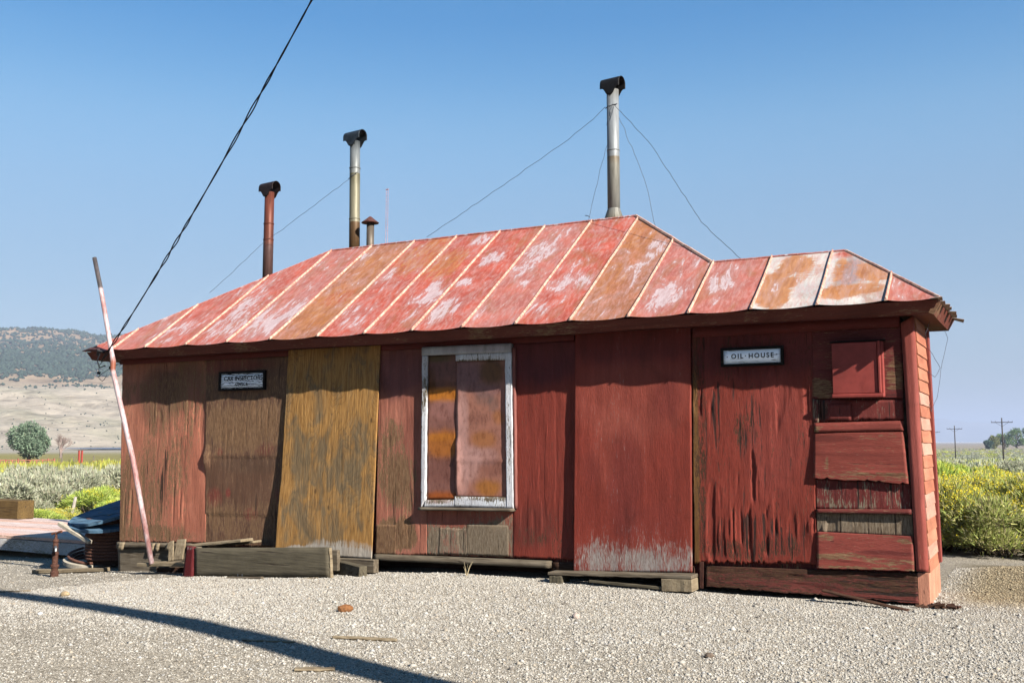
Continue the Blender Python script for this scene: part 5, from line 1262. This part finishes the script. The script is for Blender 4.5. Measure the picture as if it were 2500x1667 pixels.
# far brush cover: one mass on each side
def far_brush(name, b0, b1, d0, d1, n, pal, size, seed, mat):
    rng = np.random.default_rng(seed); bd = rng.uniform(b0, b1, n); d = np.exp(rng.uniform(math.log(d0), math.log(d1), n)); a = np.radians(28.4 - bd)
    x = CAM[0] - d * np.sin(a); y = CAM[1] + d * np.cos(a); s = size * rng.uniform(.6, 1.35, n) * (1 + (d / d1) * .8)
    pal = np.array(pal); pk = np.clip((fbm(x * .05, y * .05, seed) * 1.6 - .3 + rng.normal(size=n) * .22) * len(pal), 0, len(pal) - 1).astype(int)
    # each tussock: a fan of blades
    m = 34; P = np.repeat(np.stack([x, y, ground_z(x, y)], -1), m, 0); S = np.repeat(s, m); dd = rng.normal(size=(n * m, 3)); dd[:, 2] = np.abs(dd[:, 2]); dd /= np.linalg.norm(dd, axis=1, keepdims=True)
    P = P + dd * (S * rng.uniform(.3, .8, n * m))[:, None] * np.array([1, 1, .75]); D = dd * .6 + np.array([0, 0, .8]); D /= np.linalg.norm(D, axis=1, keepdims=True)
    V = blades(P, D, S * rng.uniform(.25, .5, n * m), S * rng.uniform(.07, .14, n * m), rng)
    C = np.repeat(np.repeat(pal[pk], m, 0) * rng.uniform(.7, 1.2, (n * m, 1)), 3, 0)
    o = link(name, tri_mesh(name, V.reshape(-1, 3), C), mat); return tag(o, kind="stuff")
far_brush("distant_brush", 20.5, 31, 48, 900, 3800, [(.30, .33, .08), (.34, .33, .13), (.27, .29, .19), (.30, .31, .24), (.24, .25, .19)], .75, 3, M_LEAF)
far_brush("meadow_brush", -31, -19, 66, 150, 1300, [(.24, .25, .05), (.29, .27, .05), (.22, .24, .08), (.26, .25, .10)], .8, 4, M_LEAF)

def tree(name, x, y, H, Wd, label, pal, n=7000, leaf=.35, trunk_h=.25, seed=1, group=None, lobes=22):
    z0 = gz(x, y); e = empty(name, (x, y, z0)); tag(e, label, "tree", group); rng = np.random.default_rng(seed)
    mb = MB(); mb.tube([(0, 0, -.3), (.1, 0, H * .2), (.0, .1, H * .5)], [H * .045, H * .035, H * .018], 8); 
    for k in range(7):
        a = k * .9 + rng.uniform(-.3, .3); mb.tube([(0, 0, H * (.18 + .03 * k)), (math.cos(a) * Wd * .2, math.sin(a) * Wd * .2, H * (.35 + .04 * k)), (math.cos(a) * Wd * .36, math.sin(a) * Wd * .36, H * (.5 + .04 * k))], [H * .02, H * .012, H * .005], 6)
    mb.build("trunk", M_TWIG, e, True)
    K = lobes; d = rng.normal(size=(K, 3)); d /= np.linalg.norm(d, axis=1, keepdims=True); r = rng.uniform(.45, .80, K)
    C0 = d * r[:, None] * np.array([Wd / 2, Wd / 2, H * (1 - trunk_h) / 2]) + np.array([0, 0, H * (trunk_h + (1 - trunk_h) / 2)]); cr = rng.uniform(.13, .22, K) * Wd
    k = rng.integers(0, K, n); dd = rng.normal(size=(n, 3)); dd /= np.linalg.norm(dd, axis=1, keepdims=True)
    P = C0[k] + dd * (cr[k] * rng.uniform(.3, 1, n) ** .5)[:, None]; P[:, 2] = np.maximum(P[:, 2], H * .08)
    D = dd + rng.normal(size=(n, 3)) * .5; D /= np.linalg.norm(D, axis=1, keepdims=True)
    V = blades(P, D, leaf * rng.uniform(.7, 1.4, n), leaf * rng.uniform(.25, .5, n), rng); c = np.array(pal)[rng.integers(0, len(pal), n)] * rng.uniform(.75, 1.2, (n, 1))
    link("crown", tri_mesh("crown", V.reshape(-1, 3), np.repeat(c, 3, 0)), M_LEAF, e)
    return e
tree("round_tree", -183.5, 125.4, 8.6, 9.4, "round grey green tree standing alone in the pasture on the left", [(.13, .18, .12), (.17, .22, .15), (.10, .145, .095)], 9000, .38, .18, 3)
x, y = -186, 129
def bare(x, y, H, label, seed):
    z0 = gz(x, y); e = empty("bare_tree", (x, y, z0)); tag(e, label, "tree"); rnd = random.Random(seed); mb = MB(); tw = MB()
    def grow(p, d, L, r, lv):
        q = p + d * L; (mb if lv < 2 else tw).tube([p, p.lerp(q, .5) + Vector((rnd.uniform(-.1, .1), rnd.uniform(-.1, .1), 0)) * L * .3, q], [r, r * .8, r * .6], 5, False)
        if lv < 5:
            for k in range(3 if lv < 4 else 2):
                nd = (d + Vector((rnd.uniform(-.8, .8), rnd.uniform(-.8, .8), rnd.uniform(-.15, .5)))).normalized(); grow(p.lerp(q, rnd.uniform(.6, 1)), nd, L * rnd.uniform(.6, .8), r * .58, lv + 1)
    for k in range(3): grow(Vector((rnd.uniform(-.3, .3), rnd.uniform(-.3, .3), 0)), Vector((rnd.uniform(-.5, .5), rnd.uniform(-.5, .5), 1)).normalized(), H * .32, H * .03, 0)
    mt = mat_plain("pale_bare_wood", (.33, .25, .22), .9); mb.build("trunk", mt, e); tw.build("twigs", mt, e)
bare(-262.0, 193.0, 9.0, "leafless pinkish grey tree right of the round green tree", 3)
bare(-285.0, 243.0, 9.0, "thin leafless tree close to the shed's left edge", 9)
# grove on the right skyline
rnd = random.Random(8)
for k, (bd, d, H, W_) in enumerate(((25.75, 870, 12, 11), (26.2, 900, 15, 13), (26.75, 880, 18, 14), (27.4, 900, 20, 15), (28.1, 880, 19, 15), (28.9, 900, 18, 15), (25.45, 845, 7, 9))):
    x, y = polar(bd, d)
    tree("grove_tree", x, y, H, W_, ["yellowish tree near the left end of the far grove", "pale green tree second in the far grove", "green tree of the far grove behind the nearest utility pole", "tall dark green tree of the far grove at the photo's right edge", "dark tree of the far grove just past the right edge", "last dark tree of the far grove outside the frame", "low dark bushy tree at the left foot of the far grove"][k],
         [[(.15, .17, .06), (.20, .20, .08)], [(.10, .16, .07), (.14, .19, .08)], [(.09, .15, .065), (.12, .17, .07)], [(.06, .11, .06), (.09, .14, .07)], [(.06, .10, .06), (.08, .12, .06)], [(.06, .10, .06), (.08, .12, .06)], [(.05, .085, .065), (.06, .10, .07)]][k], 2200, .9, .06, 20 + k, "trees of the far grove", 14)
# utility poles across the plain
for (x, y, lab) in ((-5.48, 226.9, "nearest and tallest of the three utility poles on the right"), (-21.3, 309.3, "middle one of the three utility poles on the right"), (-36.5, 410.0, "farthest utility pole, closest to the shed's right edge")):
    H = {226.9: 9.3, 309.3: 9.9, 410.0: 10.4}[y]; u = util_pole(x, y, gz(x, y), H, .17, ((.95, 4.15),), lab, "utility poles crossing the plain", True, True); u.rotation_euler = (0, 0, math.radians(2))

# ------------------------------------------------------------------ pasture fences, gate posts
M_FENCE = mat_plain("red_fence_paint", (.42, .16, .11), .8, .3, 3); M_FPOST = mat_plain("grey_fence_post", (.19, .16, .13), .9, .3, 3); M_OCH = mat_plain("ochre_gate_paint", (.40, .26, .06), .8)
def fence(x0, y0, x1, y1, n, h, rails, label, mat, name="rail_fence"):
    e = empty(name, (x0, y0, gz(x0, y0))); tag(e, label, "fence"); L = math.hypot(x1 - x0, y1 - y0)
    pts = [(x0 + (x1 - x0) * k / n, y0 + (y1 - y0) * k / n) for k in range(n + 1)]
    for (px, py) in pts:
        mb = MB(); z = gz(px, py) - gz(x0, y0); hh = h * random.uniform(.95, 1.12); mb.box((px - x0, py - y0, z + hh / 2 - .1), (.16, .16, hh + .2)); mb.build("fence_post", mat, e)
    for r in range(rails):
        mb = MB(); mb.tube([(px - x0, py - y0, gz(px, py) - gz(x0, y0) + h * (.3 + .65 * r / max(1, rails - 1))) for (px, py) in pts], .07, 5); mb.build("fence_rail", mat, e)
xa, ya = polar(-28.5, 150); xb, yb = polar(-24.55, 152); fence(xa, ya, xb, yb, 14, 1.5, 4, "red rail corral fence below the round tree", M_FENCE)
xa, ya = polar(-24.4, 165); xb, yb = polar(-20.5, 168); fence(xa, ya, xb, yb, 9, .95, 2, "low rusty pipe fence between the corral and the shed", mat_plain("rusty_pipe_fence", (.30, .15, .09), .85, .3, 2), "pipe_fence")
for k, (u, lab) in enumerate(((199.5, "left one of the two tall red gate posts in the pasture"), (206.5, "right one of the two tall red gate posts in the pasture"))):
    bd = math.degrees(math.atan((u - 1250) / 2431)); x, y = polar(bd, 178 / math.cos(0)); mb = MB(); mb.box((0, 0, 1.25), (.22, .22, 2.9)); mb.box((0, 0, 2.72), (.28, .28, .05)); o = mb.build("gate_post", mat_plain("red_gate_post_paint", (.42, .07, .05), .7)); o.location = (x, y, gz(x, y)); tag(o, lab, "gate post", "red gate posts")
bd = math.degrees(math.atan((250 - 1250) / 2431)); x, y = polar(bd, 172); e = empty("ochre_gate", (x, y, gz(x, y))); tag(e, "ochre metal gate standing in the pasture left of the shed", "gate")
mb = MB(); 
for h in (.35, .65, .95, 1.2): mb.box((0, 0, h), (1.9, .08, .07))
mb.build("gate_rail", M_OCH, e)
mb = MB()
for xx in (-.95, 0, .95): mb.box((xx, 0, .65), (.09, .09, 1.3))
mb.build("gate_upright", M_OCH, e); e.rotation_euler = (0, 0, math.radians(50))
for k, (u, d, h) in enumerate(((102, 190, 1.5), (158, 175, 2.4), (186, 182, 1.7), (235, 180, 1.9), (273, 185, 1.4))):
    bd = math.degrees(math.atan((u - 1250) / 2431)); x, y = polar(bd, d); mb = MB(); mb.tube([(0, 0, -.3), (.03, 0, h)], [.10, .08], 7); o = mb.build("wire_fence_post", M_FPOST); o.location = (x, y, gz(x, y))
    tag(o, ["short grey fence post just right of the round tree", "tallest grey fence post in the pasture, left of the red gate posts", "grey fence post close to the left red gate post", "grey fence post between the red gate posts and ochre gate", "grey fence post nearest the shed's left edge"][k], "fence post", "wire fence posts in the pasture")
x, y = polar(-23.72, 27.6); z = gz(x, y); mb = MB(); mb.tube([(0, 0, -.2), (.10, .02, .42), (.17, .03, .78)], [.045, .042, .038], 8); o = mb.build("leaning_fence_post", mat_plain("bleached_post_wood", (.52, .46, .40), .9)); o.location = (x, y, z); tag(o, "bleached leaning fence post by the yellow brush behind the platform", "fence post")

# pond
bm = bmesh.new(); x0, y0 = polar(-20.2, 860); vs = []
for k in range(40):
    a = 2 * math.pi * k / 40; r = 1 + .06 * math.sin(3 * a); u = (math.cos(math.radians(28.4 + 20.2)), math.sin(math.radians(28.4 + 20.2))); vv = (-u[1], u[0])
    vs.append(bm.verts.new((x0 + u[0] * 62 * r * math.cos(a) + vv[0] * 95 * r * math.sin(a), y0 + u[1] * 62 * r * math.cos(a) + vv[1] * 95 * r * math.sin(a), gz(x0, y0) + 1.0)))
bm.faces.new(vs); me = bpy.data.meshes.new("pond_water"); bm.to_mesh(me); bm.free()
g = G("pond_water"); g.b.inputs["Specular IOR Level"].default_value = .5; o = link("pond_water", me, g.out((.02, .035, .08), None, .25)); tag(o, kind="structure")

# ------------------------------------------------------------------ hills on the left
def hill_h(d, b):
    """b: degrees left of +y seen from the yard"""
    base = np.interp(d, [900, 1000, 1180, 1420, 1520, 1760, 2200, 2700, 3250, 3600, 4300], [-9, -4, 20, 62, 70, 84, 165, 240, 318, 312, 200])
    env = smooth(22, 40, b) * (1 - smooth(78, 92, b))
    return base, env
def build_hills():
    b = np.linspace(20, 94, 420); d = np.geomspace(900, 4300, 230); B, Dd = np.meshgrid(b, d); a = np.radians(B)
    x = CAM[0] - Dd * np.sin(a); y = CAM[1] + Dd * np.cos(a); base, env = hill_h(Dd, B)
    n1 = fbm(x * .0022, y * .0022, 51, 5) - .5; n2 = fbm(x * .009, y * .009, 53, 5) - .5; rid = np.abs(fbm(x * .006 + 3, y * .006, 57, 4) - .5)
    up = smooth(1500, 2000, Dd); bad = smooth(1000, 1150, Dd) * (1 - up)
    z = base + up * (n1 * 95 + n2 * 44) * smooth(1500, 2800, Dd) + bad * (n2 * 22 - rid * 44 + 6)
    z = -9 + (z + 9) * env
    V = np.stack([x, y, z], -1).reshape(-1, 3); idx = np.arange(V.shape[0]).reshape(Dd.shape)
    F = np.stack([idx[:-1, :-1], idx[1:, :-1], idx[1:, 1:], idx[:-1, 1:]], -1).reshape(-1, 4)[:, ::-1]
    me = np_mesh("hills", V, F)
    c = np.ones(x.shape + (3,)) * np.array((.50, .44, .36)); u = up[..., None]
    c = c * (1 - u) + np.array((.36, .265, .17)) * u
    gr = (smooth(.46, .62, fbm(x * .004, y * .012, 61)) * (1 - up))[..., None]; c = c * (1 - gr * .5) + np.array((.36, .35, .24)) * gr * .5
    set_col(me, "Col", c.reshape(-1, 3), .46)
    g = G("hill_soil"); o = g.obj(); n = g.noise(g.scale(o, (1, 1, 6)), .012, 8, .72, 1.2); n2_ = g.noise(o, .05, 6, .7)
    cc = g.mix(1.0, g.attr("Col"), g.ramp(g.math('ADD', g.math('MULTIPLY', n, .65), g.math('MULTIPLY', n2_, .35)), [(.36, (.50, .47, .41)), (.5, (1, .98, .94)), (.62, (1.22, 1.2, 1.15))]), 'MULTIPLY')
    tag(link("hills", me, g.out(cc, g.bump(g.math('ADD', n, g.math('MULTIPLY', n2_, .5)), .8, 8), .95), None, True), kind="structure")
    # juniper scrub
    rng = np.random.default_rng(9); N = 190000
    ii = rng.integers(0, Dd.shape[0] - 1, N); jj = rng.integers(0, Dd.shape[1] - 1, N)
    keep = (B[ii, jj] > 36) & (B[ii, jj] < 72) & (env[ii, jj] > .8)
    dd = Dd[ii, jj]; dens = .88 * smooth(1750, 2100, dd) + .12 * smooth(1450, 1700, dd) + .02
    cl = .6 * fbm(x[ii, jj] * .005, y[ii, jj] * .005, 71, 4) + .4 * fbm(x[ii, jj] * .02, y[ii, jj] * .02, 73, 3)
    keep &= rng.uniform(0, 1, N) < dens * smooth(.40, .50, cl + .12 * smooth(2100, 2800, dd))
    ii, jj, dd = ii[keep], jj[keep], dd[keep]; n = len(ii); t = rng.uniform(0, 1, (n, 2))
    def bl(q): return (q[ii, jj] * (1 - t[:, 0]) + q[ii + 1, jj] * t[:, 0]) * (1 - t[:, 1]) + (q[ii, jj + 1] * (1 - t[:, 0]) + q[ii + 1, jj + 1] * t[:, 0]) * t[:, 1]
    s = rng.uniform(1.6, 4.6, n) * smooth(1300, 2100, dd) + .9; P = np.stack([bl(x), bl(y), bl(z) + s * .6], -1)
    cols = np.array((.045, .070, .050)) * rng.uniform(.7, 1.35, (n, 1))
    tag(scatter_octa(P, s, cols, "juniper_scrub", M_STONE, 4, .9, .45, k=.5), kind="stuff")
build_hills()
def far_mountain():
    b = np.linspace(-30, 14, 160); d = np.linspace(14500, 19000, 14); B, Dd = np.meshgrid(b, d); a = np.radians(B); x = CAM[0] - Dd * np.sin(a); y = CAM[1] + Dd * np.cos(a)
    prof = np.interp(B, [-30, -8, -3, 1, 3.5, 6, 10, 14], [60, 60, 90, 190, 320, 370, 280, 0]) + (fbm(B * .8, B * 0, 81, 4) - .5) * 70
    z = -20 + prof * smooth(14500, 16800, Dd) * (1 - .5 * smooth(17200, 19000, Dd))
    V = np.stack([x, y, z], -1).reshape(-1, 3); idx = np.arange(V.shape[0]).reshape(Dd.shape); F = np.stack([idx[:-1, :-1], idx[1:, :-1], idx[1:, 1:], idx[:-1, 1:]], -1).reshape(-1, 4)[:, ::-1]
    tag(link("mountain", np_mesh("mountain", V, F), mat_plain("distant_mountain_rock", (.22, .22, .2), .95, .2, .002), None, True), kind="structure")
far_mountain()

# ------------------------------------------------------------------ air
def haze():
    mb = MB(); mb.box(*qbox(-21000, 21000, -3000, 21000, -60, 430)); 
    m_ = bpy.data.materials.new("pale_haze"); m_.use_nodes = True; t = m_.node_tree; t.nodes.remove(t.nodes["Principled BSDF"])
    v = t.nodes.new("ShaderNodeVolumePrincipled"); v.inputs["Color"].default_value = (.31, .37, .51, 1); v.inputs["Density"].default_value = 0.00014; v.inputs["Anisotropy"].default_value = 0.0
    t.links.new(v.outputs[0], t.nodes["Material Output"].inputs["Volume"])
    o = mb.build("haze", m_); tag(o, kind="stuff")
haze()
